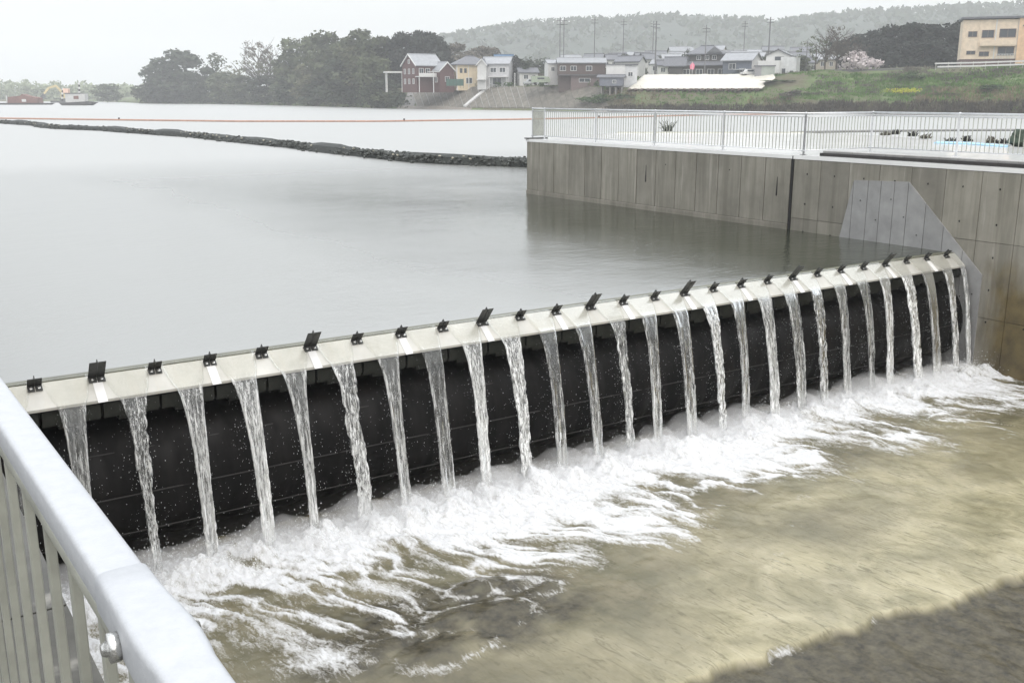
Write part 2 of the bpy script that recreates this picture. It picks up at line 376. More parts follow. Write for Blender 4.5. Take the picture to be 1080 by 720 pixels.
tw2 = obj('lower_river', grid_mesh('lower_river', X2, Y2, Z2, M_tail, {'foam': X2 * 0, 'deep': X2 * 0 + 1, 'sandy': X2 * 0})); setting(tw2, 'dark river running on below the apron')
mb = MB(); mb.box(.3, 22, 6.7, 16, -3.6, -3.2); setting(mb.build('apron_floor', M_conc2), 'concrete apron under the tail water')

# ================================================================== THE WEIR GATE
weir = thing('weir_gate', 'long inflatable weir gate with pale steel nose and black rubber bladder holding the river back', 'weir', (0, 13.75, 0))
NY, NZ = -.31, -.262                                            # nose plate: from crest down towards the pool
sl_ = math.atan2(-NZ, -NY); 
t = NT('pale_nose_steel'); p = t.pos(); c = t.ramp(t.noise(p, 2.2, 5, .6), [(.3, (.40, .392, .355)), (.7, (.52, .51, .47))])
st = t.noise(t.pos((6, .8, .8)), 2.0, 4); c = t.mix(t.ramp(st, [(.5, 0.0), (.75, .35)]), c, (.44, .41, .34))
M_nose = t.done(t.bsdf(c, .28, t.bump(t.noise(p, 9, 4), .12, .01), .15).outputs[0])
M_joint_sheen = plain('painted_sheen_plate', (.66, .655, .64), .22, .06, 5, bump=.05)
def nose(x0, x1):
    th = .012; n = Vector((0, -math.sin(sl_), math.cos(sl_)))   # outward normal of the sloping plate
    pl = [(0.03, -.012), (0, 0), (NY, NZ), (NY, NZ - .035), (NY + .012, NZ - .035), (NY + .014, NZ - .010), (.004, -.014), (.03, -.03)]
    return MB().prism(pl, x0, x1, 'x')
edges = [.47] + [FX[k] for k in range(1, 27, 2)] + [21.77]
for a, b in zip(edges[:-1], edges[1:]):
    nose(a + .004, b - .004).build('nose_plate', M_nose, weir)
m = MB(); m.box(.46, 21.78, .02, .20, -.055, .012); m.build('crest_dark_strip', plain('dim_crest_olive', (.10, .10, .065), .35, .3, 5, rnd=0), weir)  # added strip, dark olive for the weaker reflection where the water curves down
# strips added on the nose joints, reflected sheen painted in as bright colour
Ms = Matrix.Rotation(-sl_ + math.pi, 4, 'X')
def on_slope(x, s, w): # point on slope at distance s below crest, height w above the plate
    return Vector((x, -s * math.cos(sl_) - w * math.sin(sl_), -s * math.sin(sl_) + w * math.cos(sl_)))
def slope_box(mb, x0, x1, s0, s1, w0, w1):
    P = [on_slope(x, s, w) for w in (w0, w1) for (x, s) in ((x0, s0), (x1, s0), (x1, s1), (x0, s1))]
    mb.add(P, [(0,1,2,3),(4,5,6,7),(0,1,5,4),(1,2,6,5),(2,3,7,6),(3,0,4,7)]); return mb
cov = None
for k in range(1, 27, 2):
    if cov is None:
        m = MB(); slope_box(m, -.062, .062, .10, .445, .002, .008); cov = m.mesh('joint_sheen_strip', M_joint_sheen)
    o = obj('joint_sheen_strip', cov, weir); o.location = (FX[k], 0, 0)
# flow splitters: two angle plates back to back, standing square on the nose
def splitter(hgt, wid):
    m = MB()
    for sx in (-1, 1):
        a, b = (-wid, -.006) if sx < 0 else (.006, wid)
        slope_box(m, a, b, .035, .043, .0, hgt)                  # upright flange
        slope_box(m, a, b, .043, .125, .010, .020)               # foot flange
    slope_box(m, -.005, .005, -.02, .036, .0, hgt * .96)         # web between them
    sp = m.mesh('flow_splitter', M_dark)
    bs = []
    for sx in (-1, 1):
        m = MB(); c = on_slope(sx * wid * .55, .09, .020); n = on_slope(0, 0, 1) - on_slope(0, 0, 0)
        m.tube([c, c + n * .018, c + n * .019, c + n * .034], [.020, .020, .010, .010], 6); bs.append(m.mesh('bolt', M_bolt))
    return sp, bs
SP = {True: splitter(.34, .105), False: splitter(.165, .088)}
for k, x in enumerate(FX):
    sp, bo = SP[k in TALL]
    o = obj('flow_splitter', sp, weir); o.location = (x, 0, 0)
    for q in bo: obj('bolt', q, o)
    if k in TALL: o['label'] = 'tall dark leaning plate'
# skin plate behind, ribs below the nose, bladder
m = MB(); m.prism([(.02, -.02), (.05, -.02), (1.6, -2.95), (1.57, -2.95)], .47, 21.77, 'x'); m.build('skin_plate', M_black, weir)
M_rib = plain('wet_grey_green_steel', (.020, .021, .017), .4, .4, 6, metal=.2)
for k in range(28):
    x0 = .47 if k == 0 else FX[k - 1]; x1 = FX[k] if k < 27 else 21.77
    m = MB(); m.box(x0 + .02, x1 - .02, -.235, -.10, -.50, -.335); m.box(x0 + .02, x1 - .02, -.20, -.08, -.545, -.505)
    m.box(x0 + .22, x1 - .26, -.12, .0, -.62, -.57)
    m.build('nose_bracket', M_rib, weir)
pr = []
for i in range(19):
    a = math.radians(-100 + i * 200 / 18); pr.append((.42 - .80 * math.cos(a), -1.62 + .93 * math.sin(a)))
nseg = 120; m = MB(); vs = []; fs = []
for j in range(nseg + 1):
    x = .46 + (21.78 - .46) * j / nseg; w = .018 * math.sin(x * 8.34) + .012 * math.sin(x * 3.1)
    for (y, z) in pr: vs.append((x, y + w * (1 if y < .2 else 0), z + w * .3))
n = len(pr)
for j in range(nseg):
    for i in range(n - 1): fs.append((j*n+i, j*n+i+1, (j+1)*n+i+1, (j+1)*n+i))
m.add(vs, fs); m.build('rubber_bladder', M_rubber, weir, smooth=True)
for zz, yv in ((-1.05, -.19), (-1.62, -.395), (-2.2, -.28)):
    m = MB(); m.tube([(.5, yv - .0, zz), (21.75, yv - .0, zz)], .010, 6); m.build('bladder_seam', M_black, weir)
m = MB(); m.box(.46, 21.78, -.30, 2.2, -3.3, -2.95); m.build('sill', M_conc2, weir)

# ------------------------------------------------------------------ the falling water
t = NT('falling_water'); p = t.pos(obj=True)
oi = t.n('ShaderNodeObjectInfo')
off = t.n('ShaderNodeVectorMath', operation='ADD'); cx = t.n('ShaderNodeCombineXYZ'); t.l(t.math('MULTIPLY', oi.outputs['Random'], 37.0), cx.inputs[0])
t.l(p, off.inputs[0]); t.l(cx.outputs[0], off.inputs[1])
mp = t.n('ShaderNodeMapping'); mp.inputs['Scale'].default_value = (24, 12, .45); t.l(off.outputs[0], mp.inputs[0])
n1 = t.noise(mp.outputs[0], 1.6, 5, .65, .5)
mp2 = t.n('ShaderNodeMapping'); mp2.inputs['Scale'].default_value = (30, 20, 6); t.l(off.outputs[0], mp2.inputs[0])
n2 = t.noise(mp2.outputs[0], 1.3, 4, .7, .8)
fall = t.n('ShaderNodeAttribute', attribute_name='fall').outputs['Fac']; rag = t.n('ShaderNodeAttribute', attribute_name='rag').outputs['Fac']
rim = t.n('ShaderNodeAttribute', attribute_name='rim').outputs['Fac']
a = t.math('MULTIPLY_ADD', n1, 1.5, -.78); a = t.math('ADD', a, t.math('MULTIPLY', t.math('MULTIPLY_ADD', n2, 2.2, -1.02), t.math('MULTIPLY', rag, .75)))
a = t.math('ADD', a, t.math('MULTIPLY', rim, .16)); a = t.math('ADD', a, t.math('MULTIPLY_ADD', fall, .34, .0))
a = t.math('MULTIPLY_ADD', oi.outputs['Random'], .24, t.math('SUBTRACT', a, .15))
hole = t.math('MULTIPLY', t.ramp(n2, [(.38, 1.0), (.50, 0.0)]), t.math('MULTIPLY', t.ramp(fall, [(.2, 0.0), (.8, 1.0)]), t.math('MULTIPLY_ADD', rag, .6, .35)))
a = t.ramp(a, [(.0, .03), (.16, .10), (.36, .50), (.62, .98)]); a = t.math('MULTIPLY', a, t.math('SUBTRACT', 1.0, hole))
a = t.math('MULTIPLY', a, t.math('MULTIPLY_ADD', t.ramp(fall, [(.10, 0.0), (.20, 1.0)]), .93, .07))
wh = t.bsdf((.90, .91, .90), .3, t.bump(n2, .4, .01)); wh.inputs['Transmission Weight'].default_value = 0
tr = t.n('ShaderNodeBsdfTransparent'); tr.inputs[0].default_value = (.975, .975, .965, 1)
gl = t.n('ShaderNodeBsdfGlossy'); gl.inputs['Roughness'].default_value = .08; gl.inputs[0].default_value = (.9, .92, .92, 1)
fr = t.n('ShaderNodeFresnel'); fr.inputs[0].default_value = 1.33; nbg = t.bump(n1, .25, .01); t.l(nbg, fr.inputs[1]); t.l(nbg, gl.inputs['Normal'])
m1 = t.n('ShaderNodeMixShader'); t.l(t.math('MULTIPLY', fr.outputs[0], t.ramp(fall, [(.10, .18), (.22, 1.0)])), m1.inputs[0]); t.l(tr.outputs[0], m1.inputs[1]); t.l(gl.outputs[0], m1.inputs[2])
m2 = t.n('ShaderNodeMixShader'); t.l(a, m2.inputs[0]); t.l(m1.outputs[0], m2.inputs[1]); t.l(wh.outputs[0], m2.inputs[2])
M_fall = t.done(m2.outputs[0])

def stream_mesh(i, w0, rough, wend):
    rn = random.Random(100 + i); prof = []
    for k in range(7): s = k / 6; prof.append((.035 + (NY - .035) * s - .008, .030 + (NZ - .012) * s + .008 * math.sin(math.pi * s), s * .12))
    v0y = .80 + rn.uniform(-.10, .12); v0z = .95; T = .63; nT = 70
    for k in range(1, nT + 1):
        tt = T * k / nT; prof.append((NY - .008 - v0y * tt, NZ + .018 - v0z * tt - 4.9 * tt * tt, .12 + .88 * k / nT))
    na = 13; vs = []; fall_ = []; rim_ = []; rag_ = []; rr = []
    drift = rn.uniform(-.07, .08)
    for j, (y, z, s) in enumerate(prof):
        if z + 0 < ZT - .04: z = ZT - .04
        q = max(0, (s - .06) / .94)
        w = w0 * (1 - .31 * (max(0, s) / .12) ** 1.4) if s < .12 else w0 * .69 + (wend - w0 * .69) * (1 - (1 - q) ** 2.2)
        th = .010 + .030 * q
        turb = rough * min(1, max(0, (q - .04) * 3.2))
        for side in (1, -1):
            rng_ = range(na) if side == 1 else range(na - 1, -1, -1)
            for k in rng_:
                g = k / (na - 1) * 2 - 1; e = abs(g) ** 5
                hz = th * (1 + 1.6 * e) * math.sqrt(max(0, 1 - abs(g) ** 8)) + .004
                px = g * w / 2 + drift * q
                nz = float(vnoise(np.array(g * 3.1 + i * 9.7), np.array(z * 3.5 - i * 3), 5)); nf = float(vnoise(np.array(g * 6 + i), np.array(z * 11.0), 9))
                px += turb * (.020 * nf * (abs(g)) + .014 * nz) + q * q * .016 * float(vnoise(np.array(g * 9 + i * 3), np.array(z * 24.0), 19)) + .012 * math.sin(z * 2.1 + i) * q
                py = side * hz * (1 if s > .12 else .5) + turb * .015 * nf + .02 * nz * q
                vs.append((px, y - py if side == 1 else y + abs(py) * .6 + .002, z))
                fall_.append(s); rim_.append(1.0 if abs(g) > .8 else 0.0); rag_.append(rough)
    m = 2 * na; fs = []
    for j in range(len(prof) - 1):
        for k in range(m): fs.append((j*m+k, j*m+(k+1)%m, (j+1)*m+(k+1)%m, (j+1)*m+k))
    mb = MB(); mb.add(vs, fs); me = mb.mesh('falling_stream', M_fall, True)
    for nm, arr in (('fall', fall_), ('rim', rim_), ('rag', rag_)):
        at = me.attributes.new(nm, 'FLOAT', 'POINT'); at.data.foreach_set('value', np.array(arr, np.float32))
    return me
ORD = ['first', 'second', 'third', 'fourth', 'fifth', 'sixth', 'seventh']
tl = sorted(TALL)
def stream_label(i):      # i: stream between splitter i-1 and i
    a, b = i - 1, i
    if i == 0: return 'falling stream at the near left end, half hidden behind the handrail'
    if i == 27: return 'thin last stream falling against the grey plate of the far wall'
    if a in TALL: return 'ropy white stream falling just right of the %s tall splitter from the left' % ORD[tl.index(a)]
    if b in TALL: return 'stream falling just left of the %s tall splitter from the left' % ORD[tl.index(b)]
    if a < tl[0]: return 'stream falling between the first small splitter and the tall one beside it'
    pv = [q for q in tl if q < a][-1]; kth = a - pv
    return 'stream falling right of the %s small splitter after the %s tall one' % (ORD[kth - 1], ORD[tl.index(pv)])
for i, x in enumerate(SX):
    rough = .9 if ((i - 1) in TALL or i in (2,)) else R.choice([.05, .12, .3, .55])
    me = stream_mesh(i, R.uniform(.57, .66) if i < 27 else .26, rough, R.uniform(.11, .23) if i < 27 else .08)
    o = obj('falling_stream', me); o.location = (x, 13.75, 0)
    tag(o, stream_label(i), 'falling water', 'streams falling over the weir')

# droplets thrown off the streams (nobody could count them)
t = NT('water_drop'); b = t.bsdf((.85, .87, .88), .15); M_drop = t.done(b.outputs[0])
mb = MB(); rn = random.Random(5)
def drop(mb, c, r, st):
    vs = [(c[0], c[1], c[2]+r*st), (c[0]+r, c[1], c[2]), (c[0], c[1]+r, c[2]), (c[0]-r, c[1], c[2]), (c[0], c[1]-r, c[2]), (c[0], c[1], c[2]-r*st)]
    mb.add(vs, [(0,1,2),(0,2,3),(0,3,4),(0,4,1),(5,2,1),(5,3,2),(5,4,3),(5,1,4)])
for i in range(11000):
    s = rn.choice(SX); q = rn.random() ** .7; tt = .63 * q; zz = NZ - .95 * tt - 4.9 * tt * tt
    x = s + rn.gauss(0, .10 + (.05 if i % 3 else .2) * q); y = 13.75 + NY - .8 * tt + rn.gauss(.06, .07) 
    if x < .6 or x > 21.7: continue
    drop(mb, (x, y, zz), rn.uniform(.0010, .0028) * (1.7 if i % 3 and q > .4 else 1), rn.uniform(1, 2.6))
for i in range(16000):      # splash where the streams land
    s = rn.choice(SX); a = abs(rn.gauss(0, 1)); x = s + rn.gauss(0, .24); y = YB + rn.gauss(-.05, .28); zz = ZT + .12 + abs(rn.gauss(0, .15)) * math.exp(-abs(x - s))
    if x < .6 or x > 21.7: continue
    drop(mb, (x, y, zz), rn.uniform(.003, .009), 1.2)
sp = mb.build('spray_drops', M_drop); tag(sp, 'fine drops and spray flying off the falling streams', 'spray', kind='stuff')

nn = 420; na = 14; vs = []; fs = []
for j in range(nn + 1):
    x = .7 + 20.9 * j / nn; hgt = .28 + .24 * float(fbm(np.array(x * 1.9), np.array(.3), 4, 15)) + .10 * max(0, math.cos((x - SX[1]) / .7527 * 2 * math.pi))
    if j in (0, nn): hgt = .05
    for k in range(na):
        a = 2 * math.pi * k / na; nz_ = 1 + .35 * float(fbm(np.array(x * 3.1), np.array(a * 1.3), 3, 25))
        vs.append((x, YB + .12 + math.cos(a) * .50 * nz_, ZT + .06 + (math.sin(a) * hgt * nz_ if math.sin(a) > 0 else math.sin(a) * .2)))
for j in range(nn):
    for k in range(na): fs.append((j*na+k, j*na+(k+1)%na, (j+1)*na+(k+1)%na, (j+1)*na+k))
fs += [tuple(range(na)), tuple(range(nn*na, nn*na+na))[::-1]]
t = NT('spray_mist'); pv = t.n('ShaderNodeVolumePrincipled'); pv.inputs['Color'].default_value = (.99, .99, .99, 1); pv.inputs['Density'].default_value = 1.25; t.l(pv.outputs[0], t.out.inputs[1])
m = MB(); m.add(vs, fs); tag(m.build('spray_mist', t.m, None, True), 'soft white mist hanging over the foot of the falling streams', 'mist', kind='stuff')

# ================================================================== FAR PIER (right)
XW = 21.8; ZD = 2.03
pier = thing('concrete_pier', 'long concrete pier with formwork marks and white wet deck at the far weir end', 'pier', (XW, 18.8, 0))
def pl(b): return b  # parts are given in world coordinates minus the pier's base
PO = Vector((XW, 18.8, 0))
def pbox(name, mat, x0, x1, y0, y1, z0, z1, bev=0):
    m = MB()
    if bev: m.bev(x0-PO.x, x1-PO.x, y0-PO.y, y1-PO.y, z0, z1, bev)
    else: m.box(x0-PO.x, x1-PO.x, y0-PO.y, y1-PO.y, z0, z1)
    return m.build(name, mat, pier)
core = [(XW + .03, -12), (XW + .03, 31.52), (28.6, 34.4), (35.5, 29.8), (35.6, 26.4), (31.0, 18), (31.0, -12)]
MB().prism([(a - PO.x, b - PO.y) for a, b in core], -4, ZD - .10, 'z').build('core', M_joint, pier)
deck = [(XW - .012, 18.83), (XW - .012, 31.62), (28.7, 34.6), (35.6, 30.0), (35.7, 26.4), (31.1, 18), (31.1, 18.83 - 1), (31.1, 18.83)]
MB().prism([(a - PO.x, b - PO.y) for a, b in [(XW - .012, 18.83), (XW - .012, 31.62), (28.7, 34.6), (35.6, 30.0), (35.7, 26.4), (31.6, 18.83)]], ZD - .10, ZD, 'z').build('deck_slab', M_deck, pier)
MB().prism([(a - PO.x, b - PO.y) for a, b in [(XW - .012, -12), (XW - .012, 18.79), (31.6, 18.79), (31.1, 17.9), (31.1, -12)]], ZD - .10, ZD + .003, 'z').build('deck_slab', M_deck, pier)
pw = .915
yv = 18.86; i = 0; rn = random.Random(3)
while yv < 31.5:
    y1 = min(yv + pw, 31.56); e = rn.uniform(0, .005)
    pbox('wall_panel', M_conc, XW - e, XW + .05, yv + .011, y1 - .011, .16, ZD - .105, .004)
    yv += pw
yv = 18.76; LV = [(-3.4, -1.42), (-1.42, .34), (.34, ZD - .105)]
while yv > -11:
    for a, b in LV:
        if a < -1.5 and yv < 2: pass
        e = rn.uniform(0, .005)
        pbox('wall_panel', M_conc, XW - e, XW + .05, yv - pw + .005, yv - .005, a + .005, b - .005, .004)
    yv -= pw
pbox('foot_ledge', M_conc2, XW - .035, XW + .05, 18.86, 31.56, -1.5, .150, .01)
pbox('joint_filler', M_joint, XW - .008, XW + .05, 18.775, 18.85, -3, ZD - .02)
# tie holes left by the formwork
m = MB(); yv = 18.76 - pw / 2
while yv > -8:
    for z in (1.55, .75, .0, -.75, -1.5):
        m.tube([(-.007 , yv - PO.y + rn.uniform(-.03, .03), z), (.02, yv - PO.y, z)], .026, 7)
    yv -= pw
yv = 18.86 + pw / 2
while yv < 31:
    if rn.random() < .35: m.tube([(-.007, yv - PO.y, rn.choice([1.5, .9])), (.02, yv - PO.y, 1.5)], .02, 6)
    yv += pw
stuff(m.build('tie_hole', M_joint, pier))
# grey steel seal plates, cut to a stepped gable outline
def topz(y):
    if y > 16.75: return 1.49 - (y - 16.75) * (1.45 / .31)
    if y > 15.14: return 1.56 - (y - 15.14) * .04
    return 1.56 - (15.14 - y) * (1.99 / 2.14)
ylist = [17.75, 17.2, 16.75, 16.30, 15.92, 15.53, 15.14, 14.62, 14.1, 13.55, 13.0]
for a, b in zip(ylist[1:], ylist[:-1]):
    g = .007; m = MB(); m.prism([(a + g - PO.y, -3.2), (b - g - PO.y, -3.2), (b - g - PO.y, max(-3.1, topz(b - g))), (a + g - PO.y, max(-3.1, topz(a + g)))], -.034, .01, 'x')
    m.build('seal_plate', M_plate, pier)
m = MB()
for (y, z) in [(16.5, 1.0), (16.0, .55), (15.2, .7), (14.8, .3), (14.0, -.4), (13.5, -1.0), (13.4, -1.7), (13.6, -2.2), (13.2, -.9), (15.6, 1.1)]:
    m.tube([(-.042, y - PO.y, z), (-.02, y - PO.y, z)], .018, 6)
m.build('plate_bolt', M_dark, pier)
# low channel covers along the edge, behind a black box standing in for shadow
pbox('channel_shadow', M_black, XW + .22, XW + .42, 2, 18.1, ZD + .003, ZD + .085)
yv = 17.95; k = 0
cvm = MB().bev(-.0, .30, -.245, .245, .0, .13, .012).mesh('channel_cover', plain('pale_channel_cover', (.27, .265, .255), .4, .15, 4))
while yv > 2:
    o = obj('channel_cover', cvm, pier); o.location = (XW + .44 - PO.x, yv - PO.y, ZD + .003); yv -= .50
pbox('mooring_plate', M_dark, XW - .05, XW + .85, 31.40, 31.66, ZD + .002, ZD + .04)
m = MB(); a = Vector((28.6, 34.5, ZD)) - PO; b = Vector((35.4, 30.0, ZD)) - PO
m.tube([a, a.lerp(b, .35) , b], .05, 6); m.build('edge_kerb', M_galvb, pier)

# ---- railing on the far pier
def railing(name, label, segs, parent_loc, ztop, zdeck, sp=.128, post_r=.030, group=None):
    root = thing(name, label, 'railing', parent_loc, 0, group); O = Vector(parent_loc)
    postm = None; cnt = [0]
    for seg in segs:
        p0, p1, step = Vector(seg[0]), Vector(seg[1]), seg[2]
        bsp = seg[3] if len(seg) > 3 else sp
        L = (p1 - p0).length; dr = (p1 - p0).normalized(); n = max(1, round(L / step)); ang = math.atan2(dr.y, dr.x)
        for z, r in ((ztop - .03, .030), (ztop - .115, .017), (zdeck + .115, .017)):
            m = MB(); m.tube([p0 - O + Vector((0, 0, z)), p1 - O + Vector((0, 0, z))], r, 8); m.build('top_rail' if r > .02 else 'cross_rail', M_galv, root, True)
        for i in range(n + 1):
            if i == n and len(seg) > 4 and not seg[4]: continue
            q = p0 + dr * (L * i / n) - O
            m = MB(); m.tube([(0, 0, zdeck), (0, 0, ztop - .03)], post_r, 8); m.box(-.06, .06, -.06, .06, zdeck, zdeck + .012)
            m.blob((0, 0, ztop - .02), (.045, .045, .035), 1, 0); m.tube([(-.05, 0, zdeck + .115), (.05, 0, zdeck + .115)], .03, 6)
            o = m.build('post', M_galv, root); o.location = q; o.rotation_euler.z = ang
        nb = int(L / bsp); me = MB().box(-.008, .008, -.008, .008, zdeck + .11, ztop - .11).mesh('baluster', M_galvb)
        for i in range(1, nb):
            w = L * i / nb
            if any(abs(w - L * k / n) < .03 for k in range(n + 1)): continue
            cnt[0] += 1; o = obj('baluster', me, root); o.location = p0 + dr * w - O; o.rotation_euler.z = ang
    return root
XR = XW + .30
railing('deck_railing', 'pale galvanised railing of upright bars along the white deck of the far pier', [
    ((XR, 30.85, 0), (XR, 18.72, 0), 3.03, .125), ((XR, 31.62, 0), (XR, 30.85, 0), .8, .045, False),
    ((XR, 18.72, 0), (24.95, 18.72, 0), 2.9, .125, False), ((24.95, 18.72, 0), (25.75, 3.0, 0), 2.75, .125)], (XR, 18.72, 0), 3.16, ZD + .0)

# ================================================================== NEAR PIER and its handrail (left)
M_darkdeck = concrete_mat('dark_wet_concrete', (.085, .083, .073), stain=False, wet=.4, panel=False)
near_p = thing('near_pier', 'concrete pier under the close handrail at the lower left', 'pier', (0, 0, 0))
MB().box(-6, .42, -12, 34, -4, ZD - .12).build('core', M_conc2, near_p)
yv = -12
while yv < 34: MB().box(-6.0, .44, yv + .006, yv + 1.9 - .006, ZD - .12, ZD).build('deck_slab', M_darkdeck, near_p); yv += 1.9
hr = thing('handrail', 'wet white galvanised handrail with slim uprights, close to the camera at lower left', 'railing', (.2, 1.0, ZD))
HO = Vector((.2, 1.0, ZD)); dv = Vector((-.022, 1, 0)).normalized(); HZ = 3.075
hp = lambda y: Vector((.207 - .022 * (y - 1.0), y, 0))
t = NT('wet_white_galvanised'); p = t.pos(); c = t.ramp(t.noise(p, 40, 5, .65), [(.35, (.42, .435, .455)), (.65, (.46, .475, .495))])
sp_ = t.noise(p, 160, 4); nb = t.bump(t.math('ADD', t.noise(p, 55, 5, .65), t.math('MULTIPLY', sp_, .2)), .35, .004)
M_hand = t.done(t.bsdf(c, .42, nb, .1).outputs[0])
def rail_section(path, hw, hh, name, mat, n=20):     # flattened round section, broad on top
    m = MB(); vs = []; fs = []; m_ = len(path)
    for i, (p_, s_) in enumerate(path):
        for k in range(n):
            a = 2 * math.pi * k / n; ca, sa = math.cos(a), math.sin(a)
            x = hw * s_ * math.copysign(abs(ca) ** .36, ca); z = hh * s_ * math.copysign(abs(sa) ** .36, sa)
            vs.append(p_ + Vector((dv.y, -dv.x, 0)) * x + Vector((0, 0, z)))
    for i in range(m_ - 1):
        for k in range(n): fs.append((i*n+k, i*n+(k+1)%n, (i+1)*n+(k+1)%n, (i+1)*n+k))
    m.add(vs, fs); m.add([v for v in vs[:n]], [tuple(range(n))]); m.add([v for v in vs[-n:]], [tuple(range(n))])
    return m.build(name, mat, hr, True)
L0 = lambda y, dz=0: hp(y) - HO + Vector((0, 0, HZ + dz))
rail_section([(L0(1.045), 1), (L0(12), 1)], .0265, .024, 'top_rail', M_hand)
rail_section([(L0(-3), 1), (L0(.70), 1)], .0265, .024, 'top_rail', M_hand)
prof = [(1.075, 1.0), (1.073, 1.07), (1.02, 1.08), (.985, 1.11), (.96, 1.17), (.93, 1.21), (.90, 1.21), (.87, 1.15), (.85, 1.07), (.80, 1.04), (.69, 1.06), (.685, 1.0)]
rail_section([(L0(y), s) for y, s in prof], .0270, .0245, 'rail_joint', M_hand, 24)
for sx, yb in ((-1, .972), (1, .965)):
    c = L0(yb, -.010) + Vector((sx * .031, 0, 0)); m = MB(); m.tube([c, c + Vector((sx * .010, 0, 0)), c + Vector((sx * .0105, 0, 0)), c + Vector((sx * .017, 0, 0))], [.0155, .0155, .009, .006], 10)
    m.build('bolt', M_bolt, hr, True)
rail_section([(L0(.60, -.052), 1), (L0(12, -.052), 1)], .017, .012, 'cross_rail', M_galvb)
rail_section([(L0(.60, -.93), 1), (L0(12, -.93), 1)], .016, .014, 'cross_rail', M_galvb)
bm_ = MB().bev(-.0068, .0068, -.011, .011, .13, .995, .002).mesh('baluster', M_galvb)
yv = 1.02
while yv < 11.9:
    o = obj('baluster', bm_, hr); q = hp(yv) - HO; o.location = (q.x, q.y, 0); yv += .165
for yp in (.925, 3.93, 6.93, 9.93):
    q = hp(yp) - HO; m = MB(); m.bev(q.x - .03, q.x + .03, q.y - .03, q.y + .03, 0, HZ - ZD + .0 - .02, .006)
    m.bev(q.x - .07, q.x + .07, q.y - .07, q.y + .07, 0.002, .016, .003); o = m.build('post', M_galvb, hr)

# ================================================================== THE FAR BANK
SH = [(-700, 104, 900), (-300, 105.5, 760), (0, 107, 655), (100, 107.2, 640), (143, 108.6, 520), (150, 109, 490), (240, 109.6, 450), (320, 111.5, 374), (415, 114.4, 293), (500, 115.6, 269), (600, 117, 245), (700, 118, 231), (850, 119.6, 211), (1080, 122, 187), (1400, 126, 160), (2000, 132, 130)]
# profile per column u: list of (distance inland, height)
PR = {-700: [(0, -.3), (3, 1), (30, 2), (300, 6)], 0: [(0, -.3), (3, 1), (30, 2), (300, 6)], 100: [(0, -.3), (3, 1), (30, 2), (300, 6)], 143: [(0, -.3), (3, .8), (20, 1.5), (300, 6)],
      150: [(0, -.3), (3, .8), (20, 1.5), (300, 6)], 240: [(0, -.3), (3, .9), (20, 2), (300, 6)], 320: [(0, -.3), (3, 1.2), (20, 3), (300, 8)],
      400: [(0, -.3), (3, 1.2), (20, 4.5), (300, 12)], 425: [(0, -.3), (2, .5), (13, 5.6), (300, 14)], 500: [(0, -.3), (2, .5), (13, 5.8), (300, 16)], 620: [(0, -.3), (2, .6), (14, 6.0), (300, 17)],
      660: [(0, -.3), (8, 4.2), (19, 7.7), (300, 18)], 820: [(0, -.3), (8, 4.2), (20, 8.0), (300, 18)], 870: [(0, -.3), (3, 2.2), (24, 9.0), (300, 18)],
      1080: [(0, -.3), (3, 2.4), (26, 9.6), (300, 18)], 2000: [(0, -.3), (3, 2.4), (26, 9.6), (300, 18)]}
pk_ = sorted(PR)
def shore(u): return np.interp(u, [s[0] for s in SH], [s[2] for s in SH])
def prof_at(u):
    out = []
    for k in range(4):
        out.append((float(np.interp(u, pk_, [PR[q][k][0] for q in pk_])), float(np.interp(u, pk_, [PR[q][k][1] for q in pk_]))))
    return out
def ground(u, D):
    a = D - shore(u); pr = prof_at(u)
    return float(np.interp(a, [p_[0] for p_ in pr], [p_[1] for p_ in pr]))
def bank_pt(u, a):      # point a metres inland in column u
    D = float(shore(u)) + a; return atd(u, D, ground(u, D))
us = np.concatenate([np.linspace(-700, 0, 30), np.linspace(4, 1100, 500), np.linspace(1120, 2000, 40)])
an = np.concatenate([np.array([-2, 0, .5, 1, 2, 3]), np.linspace(4, 30, 40), np.array([34, 40, 50, 70, 100, 150, 220, 300, 500, 900, 1600])])
X = np.zeros((len(an), len(us))); Y = X.copy(); Z = X.copy()
for i, u in enumerate(us):
    D0 = float(shore(u)); pr = prof_at(u); zz = np.interp(an, [p_[0] for p_ in pr], [p_[1] for p_ in pr])
    D = D0 + an; Z[:, i] = zz; X[:, i] = R_.x * (u - 540) / FH * D - math.sin(YAW) * D; Y[:, i] = R_.y * (u - 540) / FH * D + math.cos(YAW) * D
Z[0] = -1.5
amp = np.clip(an, 0, 6)[:, None] / 6 * np.where((us > 418) & (us < 632), .12, 1.0)[None, :]
Z += amp * (.55 * fbm(X * .12, Y * .12, 4, 3) + .25 * fbm(X * .5, Y * .5, 3, 4))
t = NT('bank_ground'); p = t.pos()
g = t.ramp(t.noise(p, .11, 6, .65), [(.30, (.075, .066, .042)), (.42, (.085, .082, .045)), (.52, (.075, .12, .035)), (.62, (.10, .16, .045)), (.74, (.14, .15, .06))])
g = t.mix(t.ramp(t.noise(p, .9, 5, .7), [(.4, 0.0), (.65, .6)]), g, (.10, .088, .055)); g = t.mix(t.ramp(t.noise(p, .045, 3), [(.5, 0.0), (.62, .5)]), g, (.115, .10, .065))
M_bank = t.done(t.bsdf(g, .95, t.bump(t.noise(p, 2.5, 5), .8, .25)).outputs[0])
bank = obj('far_bank', grid_mesh('far_bank', X, Y, Z, M_bank)); setting(bank, 'grassy levee and land along the far shore')
